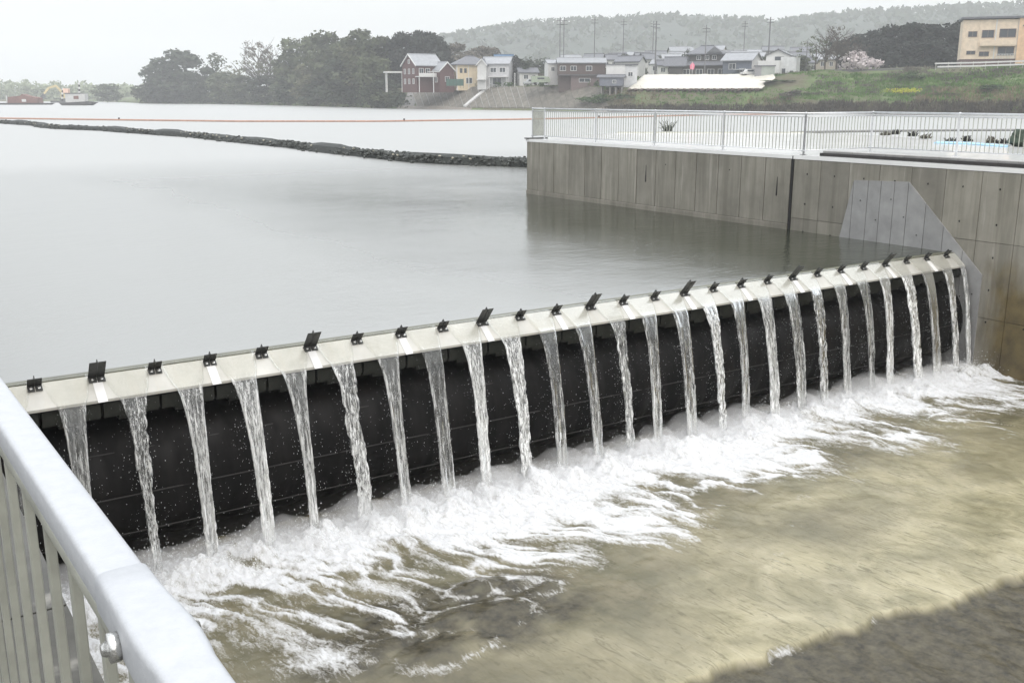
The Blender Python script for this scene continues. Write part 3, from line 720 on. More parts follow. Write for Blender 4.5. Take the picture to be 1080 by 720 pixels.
# wet dark strip at the water's edge (mud)
# hills behind
def hill(name, label, pts, D, depth, col, seed):
    n = 160; u0, u1 = pts[0][0], pts[-1][0]; uu = np.linspace(u0, u1, n); vv = np.interp(uu, [q[0] for q in pts], [q[1] for q in pts])
    rows = 14; X = np.zeros((rows, n)); Y = X.copy(); Z = X.copy()
    for j in range(rows):
        q = j / (rows - 1); Dj = D + depth * q
        X[j] = R_.x * (uu - 540) / FH * Dj - math.sin(YAW) * Dj; Y[j] = R_.y * (uu - 540) / FH * Dj + math.cos(YAW) * Dj
        top = H - (vv - 101) * (D + depth * .55) / FH
        Z[j] = (top + 3) * math.sin(min(1, q / .55) * math.pi / 2) ** .8 - 3 if q <= .55 else (top + 3) * (1 - .7 * (q - .55) / .45) - 3
    Z += (3.0 + .02 * Z) * fbm(X * .03, Y * .03, 5, seed)
    return setting(obj(name, grid_mesh(name, X, Y, Z, col)), label)
M_hill = plain('wooded_hill', (.034, .044, .036), .95, .45, .05, bump=1, bd=2.0, rnd=0)
hill('hills', 'misty wooded hills behind the riverside houses', [(400, 45), (470, 44), (560, 30), (700, 24), (820, 28), (900, 20), (1100, 10), (1500, 6), (1900, 30)], 900, 600, M_hill, 3)
hill('hills', 'very faint far ridge on the left skyline', [(-700, 93), (-300, 91), (0, 92), (150, 95), (300, 90), (420, 80)], 1500, 600, M_hill, 9)

# ------------------------------------------------------------------ foliage
def leaf_mat(name, col, var=.35):
    t = NT(name); p = t.pos(); oi = t.n('ShaderNodeObjectInfo')
    n = t.noise(p, .35, 4, .65); c = t.ramp(n, [(.3, tuple(x * (1 - var) for x in col)), (.7, tuple(x * (1 + var * 1.3) for x in col))])
    c = t.mix(1.0, c, t.math('MULTIPLY_ADD', oi.outputs['Random'], .5, .75), 'MULTIPLY')
    b = t.bsdf(c, .8, None, 0, .2); tr = t.n('ShaderNodeBsdfTranslucent'); t.l(c, tr.inputs[0])
    m = t.n('ShaderNodeMixShader'); m.inputs[0].default_value = .25; t.l(b.outputs[0], m.inputs[1]); t.l(tr.outputs[0], m.inputs[2]); return t.done(m.outputs[0])
L_dark = leaf_mat('evergreen_leaves', (.045, .058, .036)); L_mid = leaf_mat('mid_green_leaves', (.078, .092, .052)); L_pale = leaf_mat('spring_leaves', (.13, .135, .08))
L_gray = leaf_mat('grey_brown_twigs', (.12, .11, .09)); L_pink = leaf_mat('pale_blossom', (.62, .56, .56), .2); L_vdark = leaf_mat('cedar_leaves', (.028, .034, .028))
L_bush = leaf_mat('green_bush_leaves', (.05, .09, .03)); L_reed = leaf_mat('dead_reeds', (.09, .078, .058), .5); L_yel = leaf_mat('yellow_blossom', (.5, .5, .05), .2)
M_bark = plain('bark', (.07, .058, .046), .9, .3, 2)
def leaf_quads(mb, c, r, n, size, rn, flat=1.0):
    for _ in range(n):
        d_ = Vector((rn.gauss(0, 1), rn.gauss(0, 1), rn.gauss(0, 1) * flat + .15)).normalized(); q = rn.uniform(.55, 1.08)
        p_ = Vector(c) + Vector((d_.x * r[0], d_.y * r[1], d_.z * r[2])) * q
        a = Vector((rn.gauss(0, 1), rn.gauss(0, 1), rn.gauss(0, 1))).normalized(); b = a.cross(d_ + Vector((.01, .02, .03))).normalized(); s_ = size * rn.uniform(.5, 1.3)
        mb.add([p_ - a*s_*.5, p_ + b*s_*.35, p_ + a*s_*.5, p_ - b*s_*.35], [(0, 1, 2, 3)])
def crown(kind, seed):      # a crown one unit high and about one unit wide, base at zero
    rn = random.Random(seed); mb = MB()
    if kind == 'round':
        for k in range(34):
            a = rn.uniform(0, 6.28); h_ = rn.uniform(.02, .90); rr = .40 * math.sqrt(max(.05, 1 - ((h_ - .42) / .55) ** 2)) * rn.uniform(.25, 1.0)
            s_ = rn.uniform(.11, .19); leaf_quads(mb, (rr*math.cos(a), rr*math.sin(a), h_), (s_, s_, s_ * .8), 85, .075, rn)
    elif kind == 'tall':
        for k in range(24):
            a = rn.uniform(0, 6.28); h_ = rn.uniform(.03, .95); rr = .26 * (1 - h_ * .65) * rn.uniform(.2, 1.1); s_ = rn.uniform(.07, .14)
            leaf_quads(mb, (rr*math.cos(a), rr*math.sin(a), h_), (s_, s_, s_ * 1.1), 60, .052, rn)
    elif kind == 'low':
        for k in range(16):
            a = rn.uniform(0, 6.28); rr = rn.uniform(0, .6); h_ = rn.uniform(.15, .65) * (1.1 - rr); s_ = rn.uniform(.16, .28)
            leaf_quads(mb, (rr*math.cos(a), rr*math.sin(a), h_), (s_, s_, s_ * .8), 45, .12, rn)
    else:                   # airy, twiggy
        for k in range(30):
            a = rn.uniform(0, 6.28); h_ = rn.uniform(.2, .95); rr = .45 * rn.uniform(.2, 1) * math.sqrt(max(.1, 1 - ((h_ - .5) / .6) ** 2)); s_ = rn.uniform(.06, .12)
            leaf_quads(mb, (rr*math.cos(a), rr*math.sin(a), h_), (s_, s_, s_ * .6), 22, .045, rn)
    return mb
def trunk_mb(seed, bare=False):
    rn = random.Random(seed); mb = MB(); mb.tube([(0, 0, -.05), (.01, 0, .2), (.0, .01, .5), (.02, 0, .8)], [.03, .024, .016, .005], 7)
    for k in range(22 if bare else 7):
        h_ = rn.uniform(.18, .7); a = rn.uniform(0, 6.28); l_ = rn.uniform(.2, .42); e = Vector((math.cos(a)*l_, math.sin(a)*l_, h_ + l_ * rn.uniform(.4, 1.0)))
        s0 = Vector((0, 0, h_)); mid = s0.lerp(e, .5) + Vector((0, 0, .03)); mb.tube([s0, mid, e], [.010, .007, .003], 5)
        if bare:
            for q in range(5):
                b_ = s0.lerp(e, rn.uniform(.4, 1)); a2 = a + rn.uniform(-1.2, 1.2); l2 = rn.uniform(.08, .2)
                mb.tube([b_, b_ + Vector((math.cos(a2)*l2, math.sin(a2)*l2, l2 * rn.uniform(.2, 1)))], [.0045, .002], 4)
    return mb
CR = {}
def crown_mesh(kind, mat, var):
    k = (kind, mat.name, var)
    if k not in CR: CR[k] = crown(kind, hash_(kind) + var).mesh('crown', mat)
    return CR[k]
def hash_(s_): return sum(ord(c) * (i + 3) for i, c in enumerate(s_))
TR = {b: trunk_mb(4, b).mesh('trunk', M_bark) for b in (False, True)}
def tree(name, label, u, inl, vtop, wpx, kind, mat, var, group, cat='tree', bare=False, base=None):
    D = float(shore(u)) + inl; zb = ground(u, D) - .2 if base is None else base; hgt = zof(vtop, D) - zb; wid = wpx * mpp(D)
    r = thing(name, label, cat, atd(u, D, zb), R.uniform(0, 6.28), group)
    tk = obj('trunk', TR[bare], r); tk.scale = (hgt * .8, hgt * .8, hgt)
    if kind:
        c = obj('crown', crown_mesh(kind, mat, var), r); wid *= 1.22; lift = .06 if kind in ('round', 'airy') else .02
        c.scale = (wid * 1.05, wid * 1.05, hgt * (1 - lift)); c.location = (0, 0, hgt * lift)
    return r
# headland of trees at the left: (column, inland, top, width px, kind, material, label)
HT = [
 (166, 8, 66, 46, 'round', L_dark, 'dark round tree at the left tip of the wooded headland'),
 (158, 3, 84, 26, 'low', L_mid, 'low bush leaning over the water at the tip of the headland'),
 (196, 12, 54, 62, 'round', L_dark, 'big dark round tree, the tallest near the tip of the headland'),
 (182, 4, 74, 46, 'round', L_dark, 'dark tree in front of the big round one on the headland'),
 (214, 5, 72, 44, 'round', L_dark, 'dark tree hanging over the shore right of the headland tip'),
 (230, 14, 60, 40, 'tall', L_mid, 'narrow grey green tree standing up behind the headland shore'),
 (238, 5, 76, 40, 'round', L_mid, 'olive tree by the water below the narrow grey green one'),
 (255, 12, 63, 44, 'airy', L_pale, 'pale loose spring tree left of the bare tree'),
 (258, 5, 80, 42, 'round', L_mid, 'rounded olive tree at the shore below the pale spring tree'),
 (284, 14, 66, 50, 'airy', L_pale, 'pale feathery tree under the bare tree branches'),
 (282, 4, 80, 46, 'round', L_dark, 'dark shoreside tree below the bare tree'),
 (306, 10, 58, 44, 'round', L_mid, 'olive tree right of the bare tree'),
 (306, 3, 82, 40, 'round', L_dark, 'dark low tree at the waterline in the middle of the headland'),
 (322, 22, 40, 54, 'round', L_mid, 'tall grey green tree rising in the middle of the headland'),
 (330, 8, 64, 46, 'round', L_pale, 'pale olive tree in the middle of the headland'),
 (334, 2, 86, 40, 'round', L_dark, 'dark waterside bush tree under the pale olive one'),
 (352, 20, 36, 60, 'round', L_mid, 'very tall leafy tree left of the tallest pale tree'),
 (356, 7, 62, 46, 'round', L_dark, 'dark mid height tree at the centre of the wood'),
 (378, 10, 50, 60, 'airy', L_pale, 'tall pale olive tree nearest the brick house'),
 (378, 24, 34, 62, 'round', L_mid, 'tall tree behind the pale olive one nearest the brick house'),
 (372, 3, 78, 50, 'round', L_dark, 'dark bushy tree at the water below the pale olive trees'),
 (398, 8, 60, 44, 'round', L_mid, 'grey green tree beside the white carport'),
 (404, 2, 84, 44, 'round', L_dark, 'dark bush tree at the right foot of the wood'),
 (414, 5, 88, 30, 'low', L_mid, 'low bush between the wood and the paved slope'),
 (345, 30, 44, 40, 'tall', L_dark, 'narrow dark tree top behind the wood'),
 (405, 30, 40, 60, 'round', L_mid, 'tall tree behind the wood, left of the cedar grove'),
]
for k, (u, inl, vt, w_, kd, mt, lb) in enumerate(HT):
    tree('broadleaf_tree' if kd != 'low' else 'shore_bush', lb, u, inl, vt, w_, kd, mt, k % 4, 'trees on the headland')
for u, lb in ((274, 'bare leafless tree with fine branches against the white sky'), (287, 'smaller bare tree beside the leafless one on the skyline')):
    tree('bare_tree', lb, u, 20, 44 if u < 280 else 48, 34, 'airy', L_gray, 1, 'trees on the headland', bare=True)
mb = MB(); rn = random.Random(77)
for k in range(1500):
    u = rn.uniform(430, 1500); q = rn.uniform(.05, 1.0); D = 900 + 600 * .55 * q; v0 = np.interp(u, [400, 470, 560, 700, 820, 900, 1100, 1500], [45, 44, 30, 24, 28, 20, 10, 6]); top = H - (v0 - 101) * 1230 / FH
    zz = (top + 3) * math.sin(q * math.pi / 2) ** .8 - 3; leaf_quads(mb, atd(u, D, zz + 1), (9, 9, 4.5), 8, 7, rn)
tag(mb.build('hill_wood', L_dark), 'misty woods covering the hills behind the houses', 'wood', kind='stuff')
# undergrowth along the shore of the headland
mb = MB(); rn = random.Random(31)
for k in range(230):
    u = rn.uniform(148, 425); p_ = bank_pt(u, rn.uniform(0, 4)); s_ = rn.uniform(1.6, 3.6); leaf_quads(mb, p_ + Vector((0, 0, s_ * .5)), (s_, s_, s_ * .8), 22, .8, rn)
tag(mb.build('undergrowth', L_dark), 'dark undergrowth along the shore of the headland', 'undergrowth', kind='stuff')
# faint low wood on the far left shore
FT = []
mb = MB(); rn = random.Random(12)
for k in range(330):
    u = rn.uniform(-330, 175); D = float(shore(min(u, 100))) + rn.uniform(6, 60); top = np.interp(u, [-300, 0, 50, 100, 150], [84, 86, 85.5, 88, 90]) + rn.uniform(0, 6)
    z1 = zof(top, D); s_ = rn.uniform(2.5, 4.5); zz = 1.0
    while zz < z1 - .5: leaf_quads(mb, atd(u, D, zz), (s_, s_, s_ * .7), 16, 2.6, rn); zz += s_ * .8
tag(mb.build('distant_wood', leaf_mat('haze_paled_leaves', (.24, .27, .18), .2)), 'pale green low wood fading into the mist on the far left shore', 'wood', kind='stuff')  # leaf colour paled to paint in the haze of distance
tree('broadleaf_tree', 'single darker tree standing in the mist behind the work boat', 113, -52, 88.5, 26, 'round', L_mid, 2, None, base=0.5)
# cedar grove behind the brick house and right of the pale trees
for k, (u, inl, vt, w_, lb) in enumerate([(424, 34, 38, 44, 'dark cedar left of the red brick house roof'), (438, 40, 34, 44, 'dark cedar right above the red brick house'), (452, 38, 36, 44, 'dark cedar behind the right gable of the brick house'), (466, 44, 44, 34, 'cedar at the right end of the dark grove')]):
    tree('cedar_tree', lb, u, inl, vt, w_, 'round', L_vdark, k, 'cedars behind the brick house')
for k, (u, inl, vt, w_, kd, mt, lb) in enumerate([
 (480, 52, 48, 44, 'round', L_gray, 'grey brown leafless wood behind the cream house'), (502, 60, 51, 46, 'low', L_gray, 'grey twiggy tree above the cream house roof'),
 (520, 64, 54, 36, 'low', L_gray, 'brownish tree behind the blue roof'), (489, 70, 48, 40, 'low', L_gray, 'tall twiggy wood left above the cream house'), (512, 74, 50, 36, 'round', L_gray, 'rounded leafless tree between the cream and gabled roofs'), (536, 78, 55, 34, 'low', L_mid, 'low green wood behind the dark conifers'), (543, 24, 60, 17, 'round', L_vdark, 'dark upright conifer right of the blue roofed building'),
 (553, 24, 65, 15, 'round', L_dark, 'second dark conifer right of the blue roofed building'), (560, 90, 57, 34, 'low', L_dark, 'dark tree clump on the ridge left of the poles'),
 (574, 90, 59, 34, 'low', L_dark, 'dark tree clump on the ridge in front of the poles'), (590, 95, 62, 34, 'low', L_mid, 'low trees on the ridge above the brown building'),
 (612, 95, 62, 36, 'low', L_mid, 'low trees on the ridge right of the two poles'), (634, 95, 62, 34, 'low', L_dark, 'low dark trees above the right end of the brown building'),
 (566, 40, 74, 26, 'low', L_gray, 'brown shrubs below the dark conifers'), (556, 34, 80, 30, 'low', L_bush, 'green garden shrubs below the conifers')]):
    tree('broadleaf_tree' if kd != 'tall' else 'conifer', lb, u, inl, vt, w_, kd, mt, k % 3, 'trees among the houses')
rn = random.Random(41); TL_ = ['between the brown building and the white block', 'behind the white block roof', 'right behind the white gable house', 'beside the left wing of the traditional house', 'behind the ridge of the traditional house', 'right of the traditional house gable', 'behind the slate blue house', 'between slate blue house and bright white house', 'behind the bright white house', 'above the grey shed']
for k, (u, inl, vt) in enumerate([(641, 24, 66), (657, 62, 58), (672, 45, 63), (699, 42, 64), (724, 66, 49), (765, 40, 60), (786, 62, 55), (806, 48, 60), (830, 62, 52), (846, 40, 60)]):
    tree('garden_tree', 'dark green garden tree ' + TL_[k], u, inl, vt, rn.uniform(12, 20), 'round' if k % 2 else 'low', L_dark if k % 3 else L_mid, k % 3, 'trees among the houses')
for k, (u, vt) in enumerate([(884, 44), (902, 38)]):
    tree('cedar_tree', ['dark cedar seen between the bare trunks on the levee', 'dark cedar directly behind the pale cherry crown'][k], u, 64, vt, 36, 'round', L_vdark, k + 1, 'cedars on the levee')
# dark grove and bare cherry trees on the levee at the right
for k, (u, inl, vt, w_) in enumerate([(938, 60, 30, 50), (958, 56, 26, 54), (982, 58, 28, 54), (1002, 62, 24, 50), (918, 66, 34, 44), (970, 50, 44, 50), (1018, 70, 24, 40)]):
    tree('cedar_tree', ['dark cedar behind the pale cherry branches', 'tall dark cedar at the middle of the grove on the levee', 'dark cedar left of the cream apartment house', 'dark cedar touching the cream apartment house', 'dark cedar at the left end of the levee grove', 'lower dark cedar in front of the levee grove', 'dark cedar top behind the cream apartment house'][k], u, inl, vt, w_, 'round', L_vdark, k % 4, 'cedars on the levee')
tree('broadleaf_tree', 'olive tree with a dark stem right of the white houses', 858, 30, 40, 34, 'airy', L_mid, 1, 'trees on the levee')
for k, (u, vt, lb) in enumerate([(868, 32, 'bare tree, leftmost of the bare trunks on the levee'), (880, 30, 'bare tree with a thick dark trunk in the middle of the levee row'), (891, 36, 'bare tree at the left of the pale blossom')]):
    tree('bare_tree', lb, u, 29, vt, 30, 'airy' if k == 1 else None, L_gray, 2, 'trees on the levee', bare=True)
r = tree('cherry_tree', 'pale grey pink cherry tree with drooping branches on the levee', 903, 30, 45, 30, 'low', L_pink, 3, 'trees on the levee', bare=True)

# reeds, bushes and grass on the levee
def tufts(name, label, mat, n, u0, u1, a0, a1, h0, h1, seed, cl=12, w=.5, cat='grass', dens=None):
    mb = MB(); rn = random.Random(seed); k = 0
    while k < n:
        u = rn.uniform(u0, u1); a = rn.uniform(a0, a1)
        if dens and not dens(u, a, rn): k += 1; continue
        p_ = bank_pt(u, a) - Vector((0, 0, .15)); hh_ = rn.uniform(h0, h1); k += 1
        for q in range(cl):
            x, y = rn.gauss(0, w), rn.gauss(0, w); b = p_ + Vector((x, y, 0)); e = b + Vector((rn.gauss(0, .3) * hh_, rn.gauss(0, .3) * hh_, hh_ * rn.uniform(.6, 1.1))); s_ = rn.uniform(.10, .22)
            d_ = Vector((rn.uniform(-1, 1), rn.uniform(-1, 1), 0)).normalized() * s_
            mb.add([b - d_, b + d_, e], [(0, 1, 2)])
    return tag(mb.build(name, mat), label, cat, kind='stuff')
tufts('reeds', 'dark dead reeds along the waterline of the far levee', L_reed, 1500, 640, 1250, 0, 3.0, .5, 1.3, 61)
tufts('dry_grass', 'straw coloured dry grass in patches on the levee', leaf_mat('straw_grass', (.19, .16, .10)), 1300, 640, 1250, 3, 12, .4, 1.1, 62, dens=lambda u, a, rn: float(vnoise(np.array(u * .021), np.array(a * .2), 3)) + (.5 if u > 990 else -.1) > 0)
tufts('green_grass', 'fresh green grass in patches on the levee', leaf_mat('fresh_grass', (.10, .185, .045)), 3800, 640, 1250, 4, 27, .25, .7, 63, dens=lambda u, a, rn: float(vnoise(np.array(u * .018 + 4), np.array(a * .12), 9)) > -.15)
tufts('dry_grass', 'brown scrub on the upper slope of the levee', L_gray, 1500, 640, 1250, 8, 27, .3, .9, 64, dens=lambda u, a, rn: float(vnoise(np.array(u * .03 + 9), np.array(a * .2), 19)) > .1)
mb = MB(); rn = random.Random(8)
for k in range(120):
    p_ = bank_pt(rn.gauss(952, 9), rn.uniform(8.2, 10.2)); leaf_quads(mb, p_ + Vector((0, 0, .35)), (.45, .45, .3), 8, .22, rn)
tag(mb.build('yellow_flowers', L_yel), 'patch of bright yellow flowers low on the green levee', 'flowers', kind='stuff')
for k, (u, a, vt, w_, mt, lb) in enumerate([(840, 7, 94, 26, L_gray, 'grey bare shrub low on the levee right of the cream sheet'), (1046, 11, 88, 30, L_bush, 'rounded green bush on the levee under the apartment house'), (632, 4, 96, 26, L_bush, 'bright green bush at the foot of the paved slope'),
   (655, 6, 98, 20, L_bush, 'green bush below the grey hut'), (1010, 9, 100, 34, L_reed, 'tawny clump of scrub at the right of the levee'), (820, 16, 84, 26, L_bush, 'green shrub at the right end of the cream sheet'), (960, 18, 74, 22, L_bush, 'small green shrub near the top of the levee')]):
    tree('shrub', lb, u, a, vt, w_, 'low', mt, k % 3, 'shrubs on the levee', 'shrub')

# ------------------------------------------------------------------ paved slope with diagonal ribs and stair, left of the levee
rev = thing('paved_slope', 'grey paved river slope with slanting pale ribs below the cream house', 'embankment', (0, 0, 0))
M_rev = plain('slope_paving', (.135, .125, .105), .85, .35, .8); M_rib2 = plain('slope_rib', (.22, .215, .195), .85, .25, 1.0)
def slab(mb, u0, u1, a0, a1, lift, th=.25, sh=0):
    q = [bank_pt(u0, a0), bank_pt(u1, a0), bank_pt(u1 + sh, a1), bank_pt(u0 + sh, a1)]
    top = [x + Vector((0, 0, lift)) for x in q]; bot = [x + Vector((0, 0, lift - th)) for x in q]
    mb.add(top + bot, [(0,1,2,3),(4,5,6,7),(0,1,5,4),(1,2,6,5),(2,3,7,6),(3,0,4,7)])
u = 440
while u < 640:
    m = MB(); slab(m, u + .15, u + 6.9 - .15, 1.9, 12.8, .22, .4, -7); m.build('paving_panel', M_rev, rev)
    m = MB(); slab(m, u - .35, u + .35, 1.8, 12.9, .40, .5, -7); m.build('rib', M_rib2 if u < 560 else M_rev, rev); u += 7
m = MB(); slab(m, 424, 436, 2, 12.5, .22, .4, 8); m.build('ramp', plain('ramp_concrete', (.2, .195, .185), .8), rev)
m = MB(); n = 16
for k in range(n):
    q0 = 2 + 10.8 * k / n; q1 = 2 + 10.8 * (k + 1) / n; uu_ = 490 + 26 * k / n; slab(m, uu_ - 1.4, uu_ + 1.6, q0, q1, .62, .5, 1.5)
m.build('stair', plain('pale_stair', (.5, .5, .49), .7), rev)
m = MB(); slab(m, 418, 640, -.3, 1.9, .30, .8); m.build('foot_beam', plain('foot_beam', (.20, .18, .155), .8), rev)

# ------------------------------------------------------------------ houses
M_glass = NT('window_glass'); M_glass = M_glass.done(M_glass.bsdf((.05, .06, .07), .1).outputs[0])
M_white = plain('white_trim', (.58, .58, .57), .6, .06, 2); M_tile = plain('grey_roof_tile', (.13, .135, .15), .65, .2, 3); M_tile_d = plain('dark_roof_tile', (.11, .115, .125), .4, .25, 3)
M_wt = plain('white_render', (.52, .52, .51), .7, .08, 1.5); M_lroof = plain('pale_wet_roof', (.25, .26, .275), .55, .15, 1.5)
def wmat(n, c): return plain(n, c, .75, .12, 1.5, rnd=0)
def window(parent, x, y, z, w, h, face='-y', dark=True, frame=None):
    f = MB(); g = MB(); b = .10
    def bx(m, a0, a1, z0, z1, d0, d1):
        if face == '-y': m.box(x + a0, x + a1, y - d1, y - d0, z + z0, z + z1)
        else: m.box(x - d1, x - d0, y + a0, y + a1, z + z0, z + z1)
    bx(f, -w/2 - b, w/2 + b, -b, 0, 0, .10); bx(f, -w/2 - b, w/2 + b, h, h + b, 0, .10); bx(f, -w/2 - b, -w/2, 0, h, 0, .10); bx(f, w/2, w/2 + b, 0, h, 0, .10); bx(f, -.04, .04, 0, h, 0, .08)
    bx(g, -w/2, w/2, 0, h, 0, .04)
    o = f.build('window', frame or M_white, parent); g.build('pane', M_glass, o); return o
def roof(parent, x0, x1, y0, y1, ze, zr, mat, kind='gable', ov=.45, axis='x', th=.22, name='roof', trim=None):
    x0 -= ov; x1 += ov; y0 -= ov; y1 += ov; cx, cy = (x0 + x1) / 2, (y0 + y1) / 2; m = MB()
    if kind == 'hip':
        q = min((x1 - x0), (y1 - y0)) / 2 * .95
        a, b = (Vector((x0 + q, cy, zr)), Vector((x1 - q, cy, zr))) if (x1 - x0) >= (y1 - y0) else (Vector((cx, y0 + q, zr)), Vector((cx, y1 - q, zr)))
        c = [Vector((x0, y0, ze)), Vector((x1, y0, ze)), Vector((x1, y1, ze)), Vector((x0, y1, ze))]; lo = [v - Vector((0, 0, th)) for v in c]
        if (x1 - x0) >= (y1 - y0): fs = [(0, 1, 5, 4), (1, 2, 5), (2, 3, 4, 5), (3, 0, 4)]
        else: fs = [(0, 1, 4), (1, 2, 5, 4), (2, 3, 5), (3, 0, 4, 5)]
        m.add(c + [a, b] + lo, fs + [(0, 1, 7, 6), (1, 2, 8, 7), (2, 3, 9, 8), (3, 0, 6, 9), (6, 7, 8, 9)])
    elif axis == 'x':
        m.prism([(y0, ze), (cy, zr), (y1, ze), (y1, ze - th), (cy, zr - th), (y0, ze - th)], x0, x1, 'x')
    else:
        m.prism([(x0, ze), (cx, zr), (x1, ze), (x1, ze - th), (cx, zr - th), (x0, ze - th)], y0, y1, 'y')
    o = m.build(name, mat, parent)
    r_ = MB()
    if kind == 'hip': r_.tube([a + Vector((0, 0, .05)), b + Vector((0, 0, .05))], .16, 6)
    elif axis == 'x': r_.tube([(x0, cy, zr + .02), (x1, cy, zr + .02)], .15, 6)
    else: r_.tube([(cx, y0, zr + .02), (cx, y1, zr + .02)], .15, 6)
    r_.build('ridge', mat, o)
    if trim and kind == 'gable':
        t_ = MB()
        if axis == 'x':
            for xx_ in (x0 - .05,): t_.prism([(y0, ze + .03), (cy, zr + .03), (y1, ze + .03), (y1, ze - .32), (cy, zr - .32), (y0, ze - .32)], xx_, xx_ + .12, 'x')
        else: t_.prism([(x0, ze + .03), (cx, zr + .03), (x1, ze + .03), (x1, ze - .32), (cx, zr - .32), (x0, ze - .32)], y0 - .05, y0 + .07, 'y')
        t_.build('gable_trim', trim, o)
    return o
def body(parent, x0, x1, y0, y1, z0, ze, mat, gable=None, zr=0, name='wall'):
    m = MB(); m.box(x0, x1, y0, y1, z0, ze)
    if gable == 'x': m.prism([(y0, ze), ((y0 + y1) / 2, zr - .15), (y1, ze)], x0, x1, 'x')
    if gable == 'y': m.prism([(x0, ze), ((x0 + x1) / 2, zr - .15), (x1, ze)], y0, y1, 'y')
    return m.build(name, mat, parent)
def site(name, label, u, D, vb, rot=0, cat='house', group='riverside houses'):
    z = zof(vb, D); return thing(name, label, cat, atd(u, D, z), YAW + rot + math.atan2(-(u - 540), FH) * 1.0, group), mpp(D)
# 1 red brick house with two gables
D = 284; h1, s = site('brick_house', 'dark red brick house with white trimmed gables at the edge of the wood', 446, D, 92, math.radians(32))
brick = wmat('dark_red_brick', (.088, .044, .042))
body(h1, -4.2, 4.0, -3.6, 3.6, -1.5, 5.6, brick, 'x', 8.5); roof(h1, -4.2, 4.0, -3.6, 3.6, 5.55, 8.6, M_lroof, 'gable', .4, 'x', trim=M_white)
for z in (.8, 3.4):
    for y in (-2.2, 0, 2.2): window(h1, -4.2, y, z, .7, 1.2, '-x')
window(h1, -4.2, 0, 6.1, .7, .9, '-x')
for x in (-2.6, -.6): window(h1, x, -3.6, 3.4, 1.3, 1.3)
body(h1, 1.0, 5.6, -7.2, -3.6, -1.5, 4.2, brick, 'y', 6.4); roof(h1, 1.0, 5.6, -7.2, -2.0, 4.15, 6.5, M_lroof, 'gable', .35, 'y', trim=M_white); window(h1, 3.3, -7.2, 1.4, 1.2, 1.2); window(h1, 1.0, -5.4, 1.2, .9, 1.2, '-x')
m = MB(); m.box(-4.6, 1.0, -5.6, -3.6, 2.5, 2.7); m.box(-4.5, -4.35, -5.5, -5.35, -1.5, 2.5); m.box(-4.6, 1.0, -5.65, -5.58, 2.7, 3.5); m.build('balcony', M_white, h1)
# carport
cp, s = site('carport', 'white flat roofed carport between the wood and the brick house', 417, 290, 90, .1, 'carport')
MB().box(-3, 2.4, -2, 2, 3.2, 3.6).build('roof', M_white, cp)
for x in (-2.5, 2.0):
    for y in (-1.7, 1.7): MB().box(x, x + .25, y, y + .25, -2, 3.2).build('post', M_white, cp)
# 2 cream house
h2, s = site('cream_house', 'cream walled two storey house with a grey hipped roof', 496, 286, 92, math.radians(14))
cream = wmat('cream_render', (.56, .47, .33)); body(h2, -4.6, 4.6, -3.6, 3.6, -1, 5.9, cream); roof(h2, -4.6, 4.6, -3.6, 3.6, 5.9, 8.1, M_tile, 'hip', .6)
for x, w_ in ((-3.4, .5), (-2.2, .5), (2.9, 1.4)): window(h2, x, -3.6, 3.7, w_, 1.0, frame=M_glass if w_ < 1 else M_white)
window(h2, -1.2, -3.6, .9, 1.6, 1.4); window(h2, 2.4, -3.6, .9, 1.6, 1.4); window(h2, -4.6, 0, 3.6, 1.0, 1.0, '-x')
m = MB(); m.box(-4.7, -4.45, -3.72, -3.55, -1, 5.8); m.box(-1.4, -1.25, -3.68, -3.55, -1, 5.8); m.build('downpipe', M_white, h2)
# 3 white and grey gabled house
h3, s = site('gabled_house', 'white and grey gabled house right of the cream house', 525, 280, 91, math.radians(-12))
body(h3, -3.6, 3.6, -2.8, 3.4, -1, 5.7, wmat('light_grey_render', (.42, .42, .43)), 'x', 7.6); roof(h3, -3.6, 3.6, -2.8, 3.4, 5.7, 7.5, M_lroof, 'gable', .4, 'x')
body(h3, -4.6, -2.2, -4.4, -2.8, -1, 5.3, M_wt, 'y', 6.8); roof(h3, -4.6, -2.2, -4.4, -1.0, 5.3, 6.9, M_tile, 'gable', .35, 'y', trim=M_white)
for x in (-.6, 1.9): window(h3, x, -2.8, 3.5, 1.5, 1.1)
m = MB(); m.box(-1.6, 3.4, -4.4, -2.8, 2.2, 2.35); m.box(-4.6, -2.2, -5.6, -4.4, 1.5, 1.65); m.box(-1.4, -1.3, -4.3, -4.2, -1, 2.2); m.box(3.2, 3.3, -4.3, -4.2, -1, 2.2); m.build('awning', M_white, h3)
window(h3, .4, -2.8, .3, 2.2, 1.7)
# 4 blue roof behind
h4, s = site('blue_roofed_building', 'building with a bright blue roof behind the gabled house', 531, 312, 84, 0)
body(h4, -2.6, 2.8, -3, 3, -2, 5.2, wmat('blue_wall', (.10, .16, .26))); roof(h4, -2.6, 2.8, -3, 3, 5.2, 7.0, wmat('blue_sheet_roof', (.06, .12, .20)), 'gable', .3, 'x')
window(h4, 0, -3, 3.2, 1.2, 1.0)
